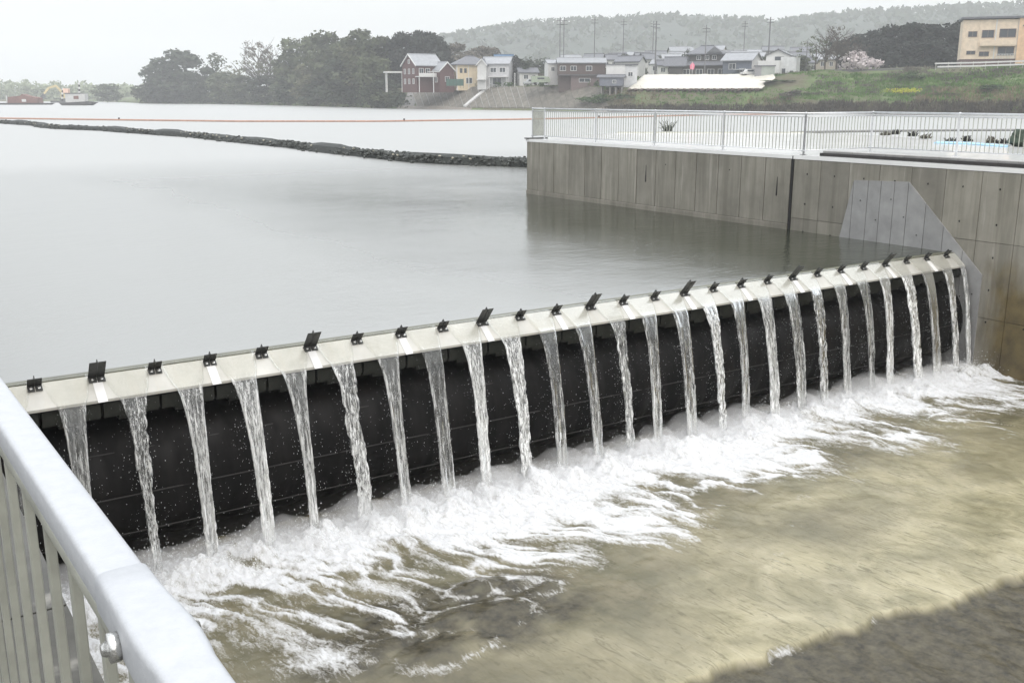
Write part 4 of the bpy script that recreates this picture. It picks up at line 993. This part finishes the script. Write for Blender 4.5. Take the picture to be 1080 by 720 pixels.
# 5 small white annex and brown long building
h5, s = site('white_annex', 'small white annex left of the long brown building', 581, 262, 86, .3)
body(h5, -1.3, 1.3, -1.5, 1.5, -1, 4.3, M_wt, 'x', 5.2); roof(h5, -1.3, 1.3, -1.5, 1.5, 4.3, 5.2, M_lroof, 'gable', .3, 'x'); window(h5, 0, -1.5, 2.4, .8, .9)
h6, s = site('brown_building', 'long dark brown two storey building with three pale windows', 613, 258, 91, math.radians(4))
bw = wmat('dark_brown_boards', (.085, .062, .056)); bl = wmat('mauve_brown_wall', (.16, .125, .12))
body(h6, -5.9, 5.6, -3, 3, 2.6, 5.5, bw, 'x', 6.7, 'upper_wall'); body(h6, -2.8, 5.2, -2.7, 3, -1.5, 2.6, bl, None, 0, 'lower_wall'); body(h6, -5.7, -2.8, -1.6, 3, -1.5, 2.6, bw, None, 0, 'lower_wall')
roof(h6, -5.9, 5.6, -3, 3, 5.5, 6.7, M_lroof, 'gable', .4, 'x')
for x in (-4.8, -2.2, 1.6): window(h6, x, -3, 3.6, 1.3, 1.0)
window(h6, .6, -2.7, .9, 2.6, .8); m = MB(); m.box(-5.9, 5.6, -3.5, -2.9, 2.45, 2.62); m.build('ledge', M_tile_d, h6)
# 7 white block, house behind, grey hut
h7, s = site('white_block', 'white flat roofed block right of the brown building', 655, 250, 84, 0)
body(h7, -3.7, .8, -2.5, 2.5, -2, 3.2, M_wt, None, 0, 'left_wall'); body(h7, .8, 3.7, -2.3, 2.5, -2, 3.0, wmat('grey_render', (.50, .51, .52)), None, 0, 'right_wall')
MB().box(-3.9, 3.9, -2.7, 2.7, 3.2, 3.35).build('roof', M_tile, h7); window(h7, 2.1, -2.3, .6, 1.0, .9)
h8, s = site('white_gable_house', 'white house with a rounded gable behind the white block', 664, 268, 78, math.radians(-20))
body(h8, -3.2, 3.2, -2.5, 2.5, -2, 2.8, M_wt, 'x', 4.2); roof(h8, -3.2, 3.2, -2.5, 2.5, 2.8, 4.2, M_tile, 'gable', .35, 'x'); window(h8, .4, -2.5, .9, 1.8, 1.1)
h9, s = site('grey_hut', 'blue grey hut on concrete legs beside the left end of the cream sheet', 644, 247, 93, math.radians(-8), 'hut')
hut = wmat('blue_grey_boards', (.15, .16, .19)); body(h9, -2.5, 3.0, -1.6, 1.6, .4, 2.5, hut); roof(h9, -2.9, 3.2, -1.6, 1.6, 2.5, 2.95, M_tile, 'gable', .3, 'x'); window(h9, 1.0, -1.6, 1.1, .7, .6)
for x in (-2.2, -.2, 1.2, 2.6): MB().box(x, x + .3, -1.2, 1.2, -4.2, .4).build('leg', M_rib2, h9)
# 9 big traditional house
h10, s = site('traditional_house', 'large dark traditional house with stacked grey tiled roofs above the cream sheet', 738, 262, 81, math.radians(-6))
dw = wmat('dark_timber_wall', (.07, .068, .066)); body(h10, -6.6, 6.8, -3.4, 3.6, -2, 2.6, dw, None, 0, 'lower_wall'); roof(h10, -6.6, 6.8, -3.4, 3.6, 2.6, 4.6, M_tile, 'hip', .8, name='lower_roof')
body(h10, -2.6, 5.4, -2.2, 2.8, 3.0, 5.3, dw, None, 0, 'upper_wall'); roof(h10, -2.6, 5.4, -2.2, 2.8, 5.3, 7.3, M_tile, 'hip', .8)
m = MB(); m.prism([(1.6, 5.5), (3.5, 7.0), (5.4, 5.5)], -3.3, -.2, 'y'); m.build('front_gable', M_tile_d, h10)
body(h10, -7.6, -4.0, -4.2, -1.5, -2, 2.4, dw, 'x', 3.9, 'side_wall'); roof(h10, -8.4, -3.6, -4.2, -.5, 2.4, 4.6, M_tile, 'gable', .5, 'x', name='side_roof')
for x in (-.4, 1.6, 3.4): window(h10, x, -2.2, 3.9, .9, .9)
for x in (-5.8, -3.2, 0, 2.8, 5.4): window(h10, x, -3.4, .2, 1.5, 1.3)
# 10 whites at centre
for k, (u, D, vb, w_, dp_, he, hr_, rot, lb) in enumerate([
  (682, 285, 78, 4.0, 4, 3.6, 5.2, .6, 'white house directly left of the traditional house'), (694, 275, 79, 3.2, 3, 2.6, 3.8, -.4, 'low white house touching the left roof of the traditional house'),
  (706, 300, 74, 5, 4, 2.8, 4.2, .2, 'white roofed house behind the left wing of the traditional house'), (676, 300, 74, 4, 4, 3.0, 4.6, .3, 'white house with a pale roof behind the white block'),
  (650, 305, 72, 5, 4, 2.4, 3.9, -.3, 'house with a bright white roof above the white block'), (773, 300, 72, 6, 5, 2.6, 4.6, .25, 'house with a broad white roof right of the traditional house'),
  (795, 305, 70, 5, 4, 2.2, 3.6, -.2, 'small pale roofed house behind the dark blue house'), (840, 285, 76, 5, 4, 3.4, 5.0, .4, 'white house right of the white gabled one'),
  (852, 260, 76, 3, 3, 2.0, 3.2, 0, 'low white shed at the foot of the olive tree'), (668, 330, 66, 8, 5, 1.8, 2.8, .1, 'long low pale roofed building on the rise behind the white houses'),
  (714, 310, 70, 5, 4, 2.4, 3.8, -.3, 'pale roofed house behind the left shoulder of the traditional house'), (758, 292, 74, 5, 4, 3.0, 4.6, .3, 'grey roofed house just right of the traditional house'),
  (640, 300, 74, 5, 4, 2.6, 4.0, .2, 'white house above the right end of the brown building'), (826, 300, 70, 6, 4, 2.6, 4.0, .1, 'pale house behind the bright white gabled one'),
  (866, 268, 74, 5, 4, 2.4, 3.8, .3, 'white house seen through the leftmost bare trunks'), (690, 320, 68, 6, 4, 2.2, 3.6, .15, 'far house with a pale roof between the two thin poles'),
  (556, 280, 86, 5, 4, 2.2, 3.4, .2, 'low brown roofed house below the dark conifers'), (788, 320, 66, 7, 5, 2.2, 3.4, 0, 'far broad pale roof above the slate blue house'),
  (601, 288, 74, 5, 4, 2.4, 3.8, .2, 'grey house peeping over the left end of the brown building'), (626, 292, 72, 5, 4, 2.4, 3.6, -.2, 'pale house peeping over the right end of the brown building'),
  (700, 262, 80, 3.6, 3, 2.4, 3.6, .1, 'little house in front of the left wing of the traditional house'), (716, 330, 64, 7, 5, 2.4, 3.8, .2, 'farthest pale roof left of the traditional house roof'),
  (750, 330, 63, 7, 5, 2.4, 3.8, -.2, 'farthest pale roof right of the traditional house roof'), (812, 320, 64, 6, 5, 2.4, 3.8, .1, 'farthest pale roof behind the thick pole'),
  (842, 320, 65, 6, 5, 2.4, 3.8, -.1, 'farthest pale roof left of the olive tree'), (769, 258, 79, 2.8, 3, 2.2, 3.2, .2, 'small house squeezed between the traditional and the slate blue house')]):
    h, s = site('small_house', lb, u, D, vb, rot); body(h, -w_/2, w_/2, -dp_/2, dp_/2, -3, he, (M_wt, M_wt, wmat('buff_render', (.34, .31, .26)), wmat('mid_grey_render', (.27, .27, .28)))[k % 4], 'x', hr_); roof(h, -w_/2, w_/2, -dp_/2, dp_/2, he, hr_, (M_tile, M_lroof, M_lroof, M_tile_d)[k % 4], 'gable', .4, 'x'); window(h, -w_*.15, -dp_/2, he - 1.7, 1.1, 1.0); window(h, w_*.28, -dp_/2, he - 1.7, .8, 1.0)
# 11 dark blue house and 12 white gable house
h, s = site('slate_house', 'slate blue walled house with a pale roof and white gable end', 782, 252, 81, math.radians(-24))
body(h, -4.0, 3.4, -2.8, 2.8, -1, 3.6, wmat('slate_wall', (.11, .125, .155)), 'x', 5.5); roof(h, -4.0, 3.4, -2.8, 2.8, 3.6, 5.5, M_lroof, 'gable', .5, 'x')
m = MB(); m.box(3.4, 3.45, -2.7, 2.7, -1, 3.6); m.prism([(-2.7, 3.6), (0, 5.2), (2.7, 3.6)], 3.4, 3.45, 'x'); m.build('end_wall', M_wt, h); window(h, -1.5, -2.8, 1.6, 1.6, 1.2); window(h, 1.2, -2.8, .2, 1.4, 1.4)
m = MB(); m.box(-.5, 4.4, -4.4, -2.8, 1.3, 1.5); m.build('porch_roof', M_lroof, h)
h, s = site('white_house', 'bright white house with a low dark edged gable at the top of the levee', 821, 245, 81, math.radians(-10))
body(h, -2.9, 2.5, -2.6, 2.8, -2, 4.6, M_wt, 'y', 5.9); roof(h, -2.9, 2.5, -2.6, 2.8, 4.6, 6.0, M_tile_d, 'gable', .35, 'y'); window(h, .2, -2.6, 3.5, 1.9, .7, frame=M_glass)
body(h, -4.4, .6, -4.2, -2.6, -2, 3.4, M_white, None, 0, 'front_wall'); body(h, .6, 4.2, -3.2, 2.0, -2, 4.2, wmat('pale_grey_render', (.55, .56, .56)), None, 0, 'side_wall'); window(h, 1.4, -3.2, .3, .6, 1.2, frame=M_tile_d); window(h, 3.2, -3.2, .2, .6, .8, frame=M_tile_d)
h, s = site('grey_shed', 'grey green flat roofed shed at the right end of the cream sheet', 805, 236, 81, 0, 'shed')
body(h, -2.2, -.7, -1.5, 1.5, -1.5, 2.1, wmat('grey_shed_wall', (.22, .22, .23)), None, 0, 'left_wall'); body(h, -.7, 2.2, -1.5, 1.5, -1.5, 2.1, wmat('sage_shed_wall', (.30, .33, .30)), None, 0, 'front_wall'); MB().box(-2.4, 2.4, -1.7, 1.7, 2.1, 2.3).build('roof', M_tile, h)
# 15 cream apartment house on the levee
ap, s = site('apartment_house', 'cream apartment house with brown band and balcony on top of the levee', 1050, 226, 66, math.radians(6), 'apartment house')
apm = wmat('cream_apartment_wall', (.62, .52, .40)); MB().box(-8.2, 2.6, -4, 4, -3, 8.4).build('wall', apm, ap); MB().box(2.6, 4.4, -4.3, 4, -3, 8.6).build('stair_tower', wmat('apricot_wall', (.60, .42, .27)), ap)
MB().box(-8.6, 4.8, -4.6, 4.4, 8.6, 9.0).build('roof', M_tile, ap); MB().box(-8.25, 2.65, -4.06, 4.0, -3, .35).build('plinth', wmat('brown_plinth', (.10, .065, .06)), ap)
for x, z, w_, h_ in ((-6.2, 1.4, 1.6, .6), (-3.6, 1.0, 1.8, .8), (.6, 1.1, 3.0, 1.6), (-6.2, 5.0, 1.6, 1.0), (-3.2, 4.8, 2.2, 1.4), (.6, 4.8, 3.0, 1.6)): window(ap, x, -4, z, w_, h_, frame=wmat('brown_window_frame', (.2, .15, .13)))
m = MB(); m.box(-4.6, 2.4, -4.9, -4.0, 2.95, 3.15); m.box(-4.6, 2.4, -4.95, -4.88, 3.15, 4.1); m.build('balcony', apm, ap)
m = MB(); 
for k in range(12): m.box(-1.2 + k * .3, -1.12 + k * .3, -4.7, -4.64, .35, 1.25)
m.box(-1.3, 2.4, -4.72, -4.62, 1.25, 1.33); m.build('porch_rail', M_white, ap)
for x in (-7.9, -5.0, -1.8, 2.5): MB().box(x, x + .22, -4.14, -4, .35, 8.4).build('pillar', M_white if x > -2 else apm, ap)
a2, s = site('end_building', 'white walled building with pale green window at the right edge', 1092, 222, 66, 0, 'building'); MB().box(-3.6, 6, -3, 4, -3, 7).build('wall', M_wt, a2); window(a2, -1.8, -3, .6, 2.4, 1.6, frame=plain('pale_green_frame', (.35, .5, .48), .5)); MB().box(-3.9, 6.3, -3.3, 4.3, 7, 7.3).build('roof', M_tile, a2)

# cream sheet over the slope
sh_ = NT('cream_sheet'); p = sh_.pos(); M_sheet = sh_.done(sh_.bsdf(sh_.ramp(sh_.noise(p, .5, 5), [(.3, (.47, .45, .39)), (.7, (.60, .58, .51))]), .55, sh_.bump(sh_.noise(sh_.pos((1, 1, 1)), 1.2, 4), .5, .15)).outputs[0])
na_, nb_ = 60, 12; TL = []; 
X = np.zeros((nb_, na_)); Y = X.copy(); Z = X.copy()
for j in range(nb_):
    q = j / (nb_ - 1); vv = 95.2 + (80.6 - 95.2) * q; uL = 662 + 17 * q; uR = np.interp(q, [0, .18, .4, .5, .75, 1], [803, 806, 804, 812, 817, 814]); DQ = lambda u: float(shore(u)) + 8.5 + 10 * q
    for i in range(na_):
        u = uL + (uR - uL) * i / (na_ - 1); D = DQ(u); pp_ = atd(u, D, zof(vv - .4 * (u - 662) / 150, D) + .25); X[j, i], Y[j, i], Z[j, i] = pp_
Z += .10 * fbm(X * .4, Y * .4, 3, 2) + .05 * np.abs(vnoise(X * 1.2, Y * 1.2, 4))
me = grid_mesh('cream_sheet', X, Y, Z, M_sheet); o = obj('cream_sheet', me); tag(o, 'long cream waterproof sheet spread over the slope below the houses', 'tarpaulin')
mo = o.modifiers.new('thickness', 'SOLIDIFY'); mo.thickness = .12
mb = MB(); 
for k in range(22):
    u = 664 + k * 6.4; a0 = atd(u, float(shore(u)) + 8.2, zof(96.4, float(shore(u)) + 8.2) + .3); mb.blob(a0, (.7, .5, .35), k, .3)
tag(mb.build('weight_bags', plain('brown_weight_bag', (.10, .075, .06), .9)), 'row of brown weights holding down the lower edge of the cream sheet', 'weights', kind='stuff')

# guardrail on the levee at the right
gr = thing('guardrail', 'white two beam guardrail along the levee road at the right', 'guardrail', (0, 0, 0)); gl_ = []
for zz in (0, 1):
    pts = [atd(u, 212 - (u - 983) * .03, zof(v - .2 + zz * 3.3, 212)) for u, v in ((983 + zz * 3, 69.4), (1030, 68.6), (1080, 67.2), (1200, 65))]
    m = MB()
    for a, b in zip(pts[:-1], pts[1:]): m.add([a, b, b + Vector((0, 0, .30)), a + Vector((0, 0, .30)), a + Vector((.1, .15, 0)), b + Vector((.1, .15, 0)), b + Vector((.1, .15, .30)), a + Vector((.1, .15, .30))], [(0,1,2,3),(4,5,6,7),(0,1,5,4),(3,2,6,7)])
    m.build('beam', M_white, gr)
for k in range(17):
    u = 984 + k * 13; v = np.interp(u, [983, 1030, 1080, 1200], [69.4, 68.6, 67.2, 65]); b = atd(u, 212.2 - (u - 983) * .03, zof(v + 5.5, 212)); MB().box(b.x - .07, b.x + .07, b.y - .07, b.y + .07, b.z, b.z + 1.5).build('post', M_galvb, gr)
rd = MB(); slab(rd, 866, 1500, 26.5, 31, .25, .5); rd = rd.build('levee_road', plain('worn_asphalt', (.11, .11, .11), .7)); setting(rd, 'narrow road along the top of the levee')

# poles
def pole(label, u, D, vb, vt, r=.16, arm=True):
    zb = zof(vb, D); p_ = thing('utility_pole', label, 'utility pole', atd(u, D, zb), YAW, 'utility poles among the houses'); hh_ = zof(vt, D) - zb
    MB().tube([(0, 0, -1), (0, 0, hh_)], [r, r * .7], 8).build('pole', wmat('pole_concrete', (.14, .14, .145)), p_)
    if arm:
        for q in (.93, .86): MB().box(-.9, .9, -.06, .06, hh_ * q, hh_ * q + .1).build('crossarm', M_dark, p_)
        for x in (-.8, -.4, .4, .8): MB().tube([(x, 0, hh_ * .93 + .1), (x, 0, hh_ * .93 + .3)], .05, 6).build('insulator', M_white, p_)
    return p_
for u, D, vb, vt, lb in [(590, 264, 78, 22, 'left one of the two poles over the brown building'), (594, 266, 76, 22, 'right one of the two poles over the brown building'), (626, 275, 66, 22, 'pole above the right end of the brown building'),
   (656, 290, 66, 24, 'thin pole above the white block'), (690, 258, 76, 26, 'pole left of the traditional house'), (687, 300, 66, 26, 'thinner pole just behind the pole left of the traditional house'), (742, 246, 81, 30, 'pole in front of the traditional house'), (782, 300, 66, 26, 'pole behind the slate blue house'),
   (808, 256, 62, 22, 'thick pole left of the bright white house'), (848, 250, 76, 46, 'short pole right of the bright white house')]:
    pole(lb, u, D, vb, vt, .19 if u in (690, 808) else .13)
pw_ = thing('t_pole', 'thin white T shaped pole in front of the brick house', 'pole', atd(457.5, 268, zof(93, 268)), YAW); MB().tube([(0, 0, -1.2), (0, 0, 4.0)], .10, 8).build('pole', M_white, pw_); MB().box(-1.6, 1.6, -.06, .06, 3.9, 4.05).build('arm', M_white, pw_)
pw_ = thing('short_post', 'short pale post beside the garden of the gabled house', 'post', atd(543, 268, zof(88, 268)), YAW); MB().tube([(0, 0, -1), (0, 0, 2.3)], .09, 8).build('pole', M_white, pw_); MB().blob((0, 0, 2.35), (.14, .14, .1), 2, 0).build('cap', M_white, pw_)
# garden hedge and green net before the houses
hd = MB(); rn = random.Random(71)
for k in range(70):
    u = rn.uniform(488, 640); p_ = bank_pt(u, rn.uniform(13, 15)); s_ = rn.uniform(.6, 1.1); leaf_quads(hd, p_ + Vector((0, 0, .6)), (s_, s_, s_ * .9), 30, .4, rn)
tag(hd.build('hedge', L_bush), 'clipped and loose garden greenery along the top of the paved slope', 'hedge', kind='stuff')
fn_ = thing('green_net_fence', 'teal green net fence between brick and cream house', 'fence', atd(479, 270, zof(91, 270)), YAW)
for k in range(6): MB().tube([(-2 + k * .9, 0, -.6), (-2 + k * .9, 0, 1.8)], .05, 6).build('post', M_dark, fn_)
MB().box(-2, 2.5, -.02, .02, 0, 1.7).build('net', wmat('teal_net', (.045, .10, .08)), fn_)
wl = MB(); wl.prism([(0, 0), (1, 0), (1, 1)], 0, 1) if False else None
# row of white bags
bag = None
for k in range(9):
    u = 599 + k * 4.1 + R.uniform(-.6, .6); p_ = atd(u, 258, zof(90.6, 258))
    m = MB().blob((0, 0, .2), (.36, .3, .42), k, .15, 2); o = m.build('white_bag', M_wt, None, True); o.location = p_
    tag(o, '%s white bulk bag from the left in the row before the brown building' % ['first', 'second', 'third', 'fourth', 'fifth', 'sixth', 'seventh', 'eighth', 'ninth'][k], 'bag', 'row of white bags before the brown building')
# vehicles
def car(label, u, D, vb, body_c, rot, kind='car'):
    c = thing('parked_' + kind, label, kind, atd(u, D, zof(vb, D)), YAW + rot, 'vehicles among the houses')
    L = 3.8 if kind == 'car' else 4.6; hb = .75 if kind == 'car' else 1.0
    pf = [(-L/2, .3), (-L/2, hb), (-L*.32, hb + .06), (-L*.2, hb + .62), (L*.2, hb + .62), (L*.38, hb + .08), (L/2, hb - .05), (L/2, .3)] if kind == 'car' else [(-L/2, .35), (-L/2, 1.9), (L*.2, 1.9), (L*.2, 1.75), (L*.42, 1.7), (L/2, 1.0), (L/2, .35)]
    MB().prism(pf, -.8, .8, 'y').build('body', body_c, c)
    m = MB(); m.box(-L*.2, L*.18, -.82, .82, hb + .10, hb + .50); m.build('side_window', M_glass, c)
    for x in (-L*.3, L*.3):
        for y in (-.78, .62):
            MB().tube([(x, y, .32), (x, y + .16, .32)], .32, 10).build('wheel', M_black, c)
    for y in (-.6, .4): MB().box(L/2 - .02, L/2 + .03, y, y + .25, hb - .35, hb - .18).build('headlight', M_white, c)
    return c
car('white car parked by the porch of the slate blue house', 789, 238, 80.5, M_wt, .15)
car('small white car on the levee road below the cherry tree', 907, 238, 69.3, M_wt, .1)
car('silver car in front of the garden of the gabled house', 560, 262, 90, plain('silver_paint', (.45, .47, .48), .3), .2)
car('pale green and white truck left of the white annex', 570, 259, 89, plain('pale_green_paint', (.27, .31, .24), .4), .15, 'truck')
sg = thing('pink_banner', 'bright pink banner on a thin pole in front of the traditional house', 'banner', atd(729, 244, zof(79, 244)), YAW); MB().tube([(0, 0, -.5), (0, 0, 2.8)], .05, 6).build('pole', M_white, sg)
MB().prism([(-.5, 1.1), (-.6, 1.9), (0, 2.7), (.55, 2.0), (.35, 1.0)], -.03, .03, 'y').build('cloth', wmat('pink_cloth', (.62, .18, .26)), sg)
# little white boat on the shore
rb = thing('rowing_boat', 'little white rowing boat drawn up at the foot of the paved slope', 'boat', atz(435, 114.4, .05), YAW + .3)
hull = MB(); vs = []; fs = []
for i in range(9):
    q = i / 8; x = -1.8 + 3.6 * q; w_ = .65 * math.sin(math.pi * min(1, q * .8 + .15)) ** .6; sh2 = .15 * (2 * q - 1) ** 2
    vs += [(x, -w_, .5 + sh2), (x, -w_ * .6, .05), (x, w_ * .6, .05), (x, w_, .5 + sh2), (x, w_ * .85, .46 + sh2), (x, 0, .16), (x, -w_ * .85, .46 + sh2)]
for i in range(8):
    for k in range(7): fs.append((i*7+k, i*7+(k+1)%7, (i+1)*7+(k+1)%7, (i+1)*7+k))
fs += [tuple(range(7)), tuple(range(56, 63))]; hull.add(vs, fs); hull.build('hull', M_wt, rb); MB().box(-.15, .15, -.5, .5, .38, .43).build('thwart', bw, rb)

# ------------------------------------------------------------------ boats, booms, the debris line
# debris line floating from the pier
def path_at(pts, n):
    P = [Vector(p_) for p_ in pts]; L = [0]
    for a, b in zip(P[:-1], P[1:]): L.append(L[-1] + (b - a).length)
    out = []
    for i in range(n):
        s_ = L[-1] * i / (n - 1); k = max(0, min(len(P) - 2, int(np.searchsorted(L, s_) - 1))); out.append(P[k].lerp(P[k+1], (s_ - L[k]) / (L[k+1] - L[k])))
    return out
DB = [(0, 130.2), (35, 132.4), (46, 134.6), (62, 136.2), (110, 138), (140, 140.5), (200, 144.5), (260, 151), (300, 155), (340, 160), (400, 167), (450, 171.8), (500, 174), (553, 175.8), (610, 178)]
dbp = [(-40.0, 420, 0), (8, 200, 0)] + [tuple(atz(u, v, 0)) for u, v in DB[:-1]] + [(31.5, 41.5, 0), (32.5, 33, 0)]
pp = path_at(dbp, 1500); rn = random.Random(19)
deb = thing('debris_boom', 'long dark line of weed covered stones lying in the water out from the far pier', 'rubble bank', (0, 0, 0))
m = MB(); m.tube([p_ + Vector((0, 0, .02)) for p_ in pp[::12]], [.46 + .10 * math.sin(i * 1.7) + .08 * math.sin(i * 5.1) for i in range(len(pp[::12]))], 8)
M_weed = plain('wet_weedy_stone', (.022, .026, .022), .6, .6, 3, bump=1, bd=.08); m.build('mound', M_weed, deb)
m = MB()
for k in range(7000):
    t_ = rn.random(); i = int((1 - t_ ** 1.6) * (len(pp) - 2)); p_ = pp[i]; s_ = rn.uniform(.04, .12); y = rn.gauss(0, .34)
    m.blob((p_.x + y, p_.y + rn.uniform(-.4, .4), .36 * math.exp(-(y / .5) ** 2) + rn.uniform(-.05, .12)), (s_ * rn.uniform(.8, 1.5), s_ * rn.uniform(.8, 1.5), s_ * .8), k, .3)
stuff(m.build('stone', plain('dark_rubble', (.045, .050, .044), .6, .6, 9), deb))
m = MB()
for k in range(260):
    i = int(rn.uniform(.45, .97) * (len(pp) - 1)); p_ = pp[i]; m.blob((p_.x + rn.gauss(-.1, .25), p_.y + rn.uniform(-.3, .3), .38 + rn.uniform(-.1, .08)), (.08, .09, .05), k, .3)
stuff(m.build('litter', plain('pale_litter', (.35, .33, .27), .8, .5, 9), deb))
# orange oil boom
bo = [(-250, 122), (0, 125), (110, 126.5), (250, 128.2), (400, 128.2), (555, 126), (640, 124.2), (740, 121.6), (850, 120.2)]
bp = path_at([tuple(atz(u, v, .08)) for u, v in bo], 160)
ob = thing('floating_boom', 'thin orange floating boom stretched across the whole river', 'floating boom', (0, 0, 0))
M_or = plain('orange_float', (.37, .215, .155), .6, .15, 1, rnd=0)
m = MB()
for a, b in zip(bp[:-1], bp[1:]): m.tube([a, a.lerp(b, .03), a.lerp(b, .97), b], [.06, .155, .155, .06], 7)
stuff(m.build('float', M_or, ob))
for k in (60, 92, 118): p_ = bp[k]; MB().blob(p_ + Vector((0, 0, .25)), (.16, .16, .12), k, .1).build('marker_buoy', M_black, ob)
# grey floating pipe beyond the right pier
fp = path_at([tuple(atz(u, v, .1)) for u, v in ((835, 139.8), (900, 138.6), (1000, 137.6), (1150, 137))], 30); m = MB(); m.tube(fp, .13, 7); tag(m.build('floating_pipe', plain('grey_hose', (.2, .2, .2), .5)), 'grey floating pipe on the water behind the right railing', 'pipe')
# barge with brown load
D = 470; bg = thing('cargo_barge', 'low flat barge with a rust brown load at the far left', 'barge', atz(27, 110.6, 0), YAW)
m = MB(); m.prism([(-11, .7), (-10, 0), (9.5, 0), (11, .7)], -3, 3, 'y'); m.build('hull', M_black, bg)
rust = plain('rust_brown', (.15, .07, .055), .85, .3, .6)
m = MB(); m.prism([(-6.2, .7), (-5.9, 3.1), (-1, 3.5), (0, 4.2), (1.5, 3.6), (6.2, 2.7), (6.4, .7)], -2.2, 2.2, 'y'); m.build('cargo', rust, bg); MB().box(-7.6, -7.3, -.2, .2, .7, 3.6).build('post', M_white, bg)
MB().box(-.3, 1.4, -2.3, -2.2, 1.1, 2.2).build('hatch', M_white, bg)
# work boat with striped poles
wb = thing('work_boat', 'white cabined work boat with two black and white striped poles', 'boat', atz(82, 111.3, 0), YAW); D = 400; s = .37
m = MB(); m.prism([(-6.3, 1.0), (-5.2, 0), (5.0, 0), (7.2, 1.1), (4.8, 1.5), (-5.5, .9)], -2, 2, 'y'); m.build('hull', M_black, wb)
MB().box(-3.8, 3.6, -1.6, 1.6, 1.1, 4.3).build('cabin', M_wt, wb); MB().box(-4.0, 2.2, -1.8, 1.8, 4.3, 4.55).build('cabin_roof', M_dark, wb)
o = MB().box(-.6, 1.3, -1.66, -1.6, 2.3, 3.5).build('window', rust, wb)
for x, l_ in ((-4.6, 6.8), (1.8, 8.8)):
    for k in range(6):
        z0 = l_ - .8 * (k + 1) - .4
        if z0 < 1: break
        MB().tube([(x + (-.12 * k if x < 0 else .06 * -k), -1.2, z0), (x + (-.12 * (k - 1) if x < 0 else -.06 * (k - 1)), -1.2, z0 + .8)], .38, 8).build('pole_band', M_white if k % 2 == 0 else M_black, wb)
MB().box(-4.4, -2.6, -1.5, .5, 4.5, 6.2).build('winch_house', wmat('peach_paint', (.72, .50, .40)), wb)
# excavator on its pontoon behind
ex = thing('excavator', 'pale yellow excavator arm reaching left from behind the work boat', 'excavator', atz(68, 108.4, 0), YAW)
yel = plain('faded_yellow', (.52, .42, .20), .6, .1, 1)
MB().box(-6, 8, -3, 3, 0, 1.0).build('pontoon', M_black, ex); MB().box(-1, 4, -1.6, 1.6, 2.2, 4.6).build('cab', yel, ex); MB().box(-1.6, 4.4, -1.8, 1.8, 1.0, 2.1).build('tracks', M_black, ex)
MB().prism([(1, 4.2), (-3.5, 9.2), (-8, 7.8), (-8, 7.0), (-3.6, 8.0), (.2, 3.4)], -.4, .4, 'y').build('arm', yel, ex); MB().prism([(-8, 7.8), (-10.8, 4.6), (-10.2, 4.0), (-7.2, 7.0)], -.3, .3, 'y').build('stick', yel, ex)
MB().prism([(-10.4, 4.8), (-12.2, 3.2), (-11.8, 1.6), (-10.0, 2.2), (-9.9, 4.2)], -.7, .7, 'y').build('bucket', M_dark, ex)

# ------------------------------------------------------------------ litter on the deck and beyond
def clump(name, label, p_, n, hgt, w_, mat, cat, seed, group='heaps on the edge of the far deck'):
    rn = random.Random(seed); m = MB()
    for k in range(n):
        a = rn.uniform(0, 6.28); b = Vector((rn.gauss(0, w_), rn.gauss(0, w_ * .5), 0)); e = b + Vector((math.cos(a) * hgt * .55, math.sin(a) * hgt * .55, hgt * rn.uniform(.3, 1)))
        m.tube([b, b.lerp(e, .5) + Vector((0, 0, hgt * .1)), e], [.035, .025, .010], 4)
    o = m.build(name, mat); o.location = p_; return tag(o, label, cat, group)
clump('reed_tuft', 'dark tuft of reeds standing in pale water behind the railing', atz(704, 138.6, 0), 45, 1.3, .3, L_dark, 'plant', 1, None)
for k, (u, v, n, h_, lb) in enumerate([(934, 142.5, 40, .35, 'low dark heap of brushwood behind the railing, left of the others'), (944, 141.5, 40, .5, 'brownish tuft beside the left brushwood heap'), (962, 143.5, 26, .45, 'grey sticks scattered right of the brown tuft'), (976, 146, 30, .45, 'small stick heap left of the blue sheet'),
    (1003, 149.5, 30, .35, 'dark rags on the left part of the blue sheet'), (1020, 149, 34, .5, 'dark heap in the middle of the blue sheet'), (1045, 150.5, 34, .55, 'dark upright sticks right of the railing post'), (1058, 151, 30, .45, 'dark heap at the right part of the blue sheet')]):
    clump('brushwood', lb, atz(u, v, ZD), n, h_ * .42, .12, M_dark if k % 3 else L_gray, 'brushwood', 20 + k)
m = MB(); pr_ = [atz(u, v, ZD + .03) for u, v in ((985, 150.5), (1020, 151.5), (1062, 154.5), (1066, 153), (1022, 149.8), (988, 148.8))]; m.add(pr_ + [q - Vector((0, 0, .024)) for q in pr_], [tuple(range(6)), tuple(range(6, 12))] + [(i, (i+1) % 6, (i+1) % 6 + 6, i + 6) for i in range(6)])
tag(m.build('blue_sheet', plain('blue_tarpaulin', (.28, .50, .66), .4, .2, 3)), 'light blue plastic sheet spread on the edge of the deck', 'tarpaulin')
o = MB().blob((0, 0, .2), (.42, .35, .32), 5, .25, 2).build('dark_green_sack', plain('dark_green_cloth', (.03, .045, .03), .8)); o.location = atz(1076, 154.5, ZD); tag(o, 'dark green sack at the right edge of the deck', 'sack')

# ------------------------------------------------------------------ misty rain air
hz = MB(); hz.box(-900, 1900, -80, 2600, -6.5, 130)
vt_ = NT('rain_mist'); pv = vt_.n('ShaderNodeVolumePrincipled'); pv.inputs['Color'].default_value = (.93, .95, .97, 1); pv.inputs['Density'].default_value = .00052; pv.inputs['Anisotropy'].default_value = 0.0
vt_.l(pv.outputs[0], vt_.out.inputs[1])
hzo = hz.build('haze', vt_.m); setting(hzo, 'pale rain mist filling the air', 'stuff')
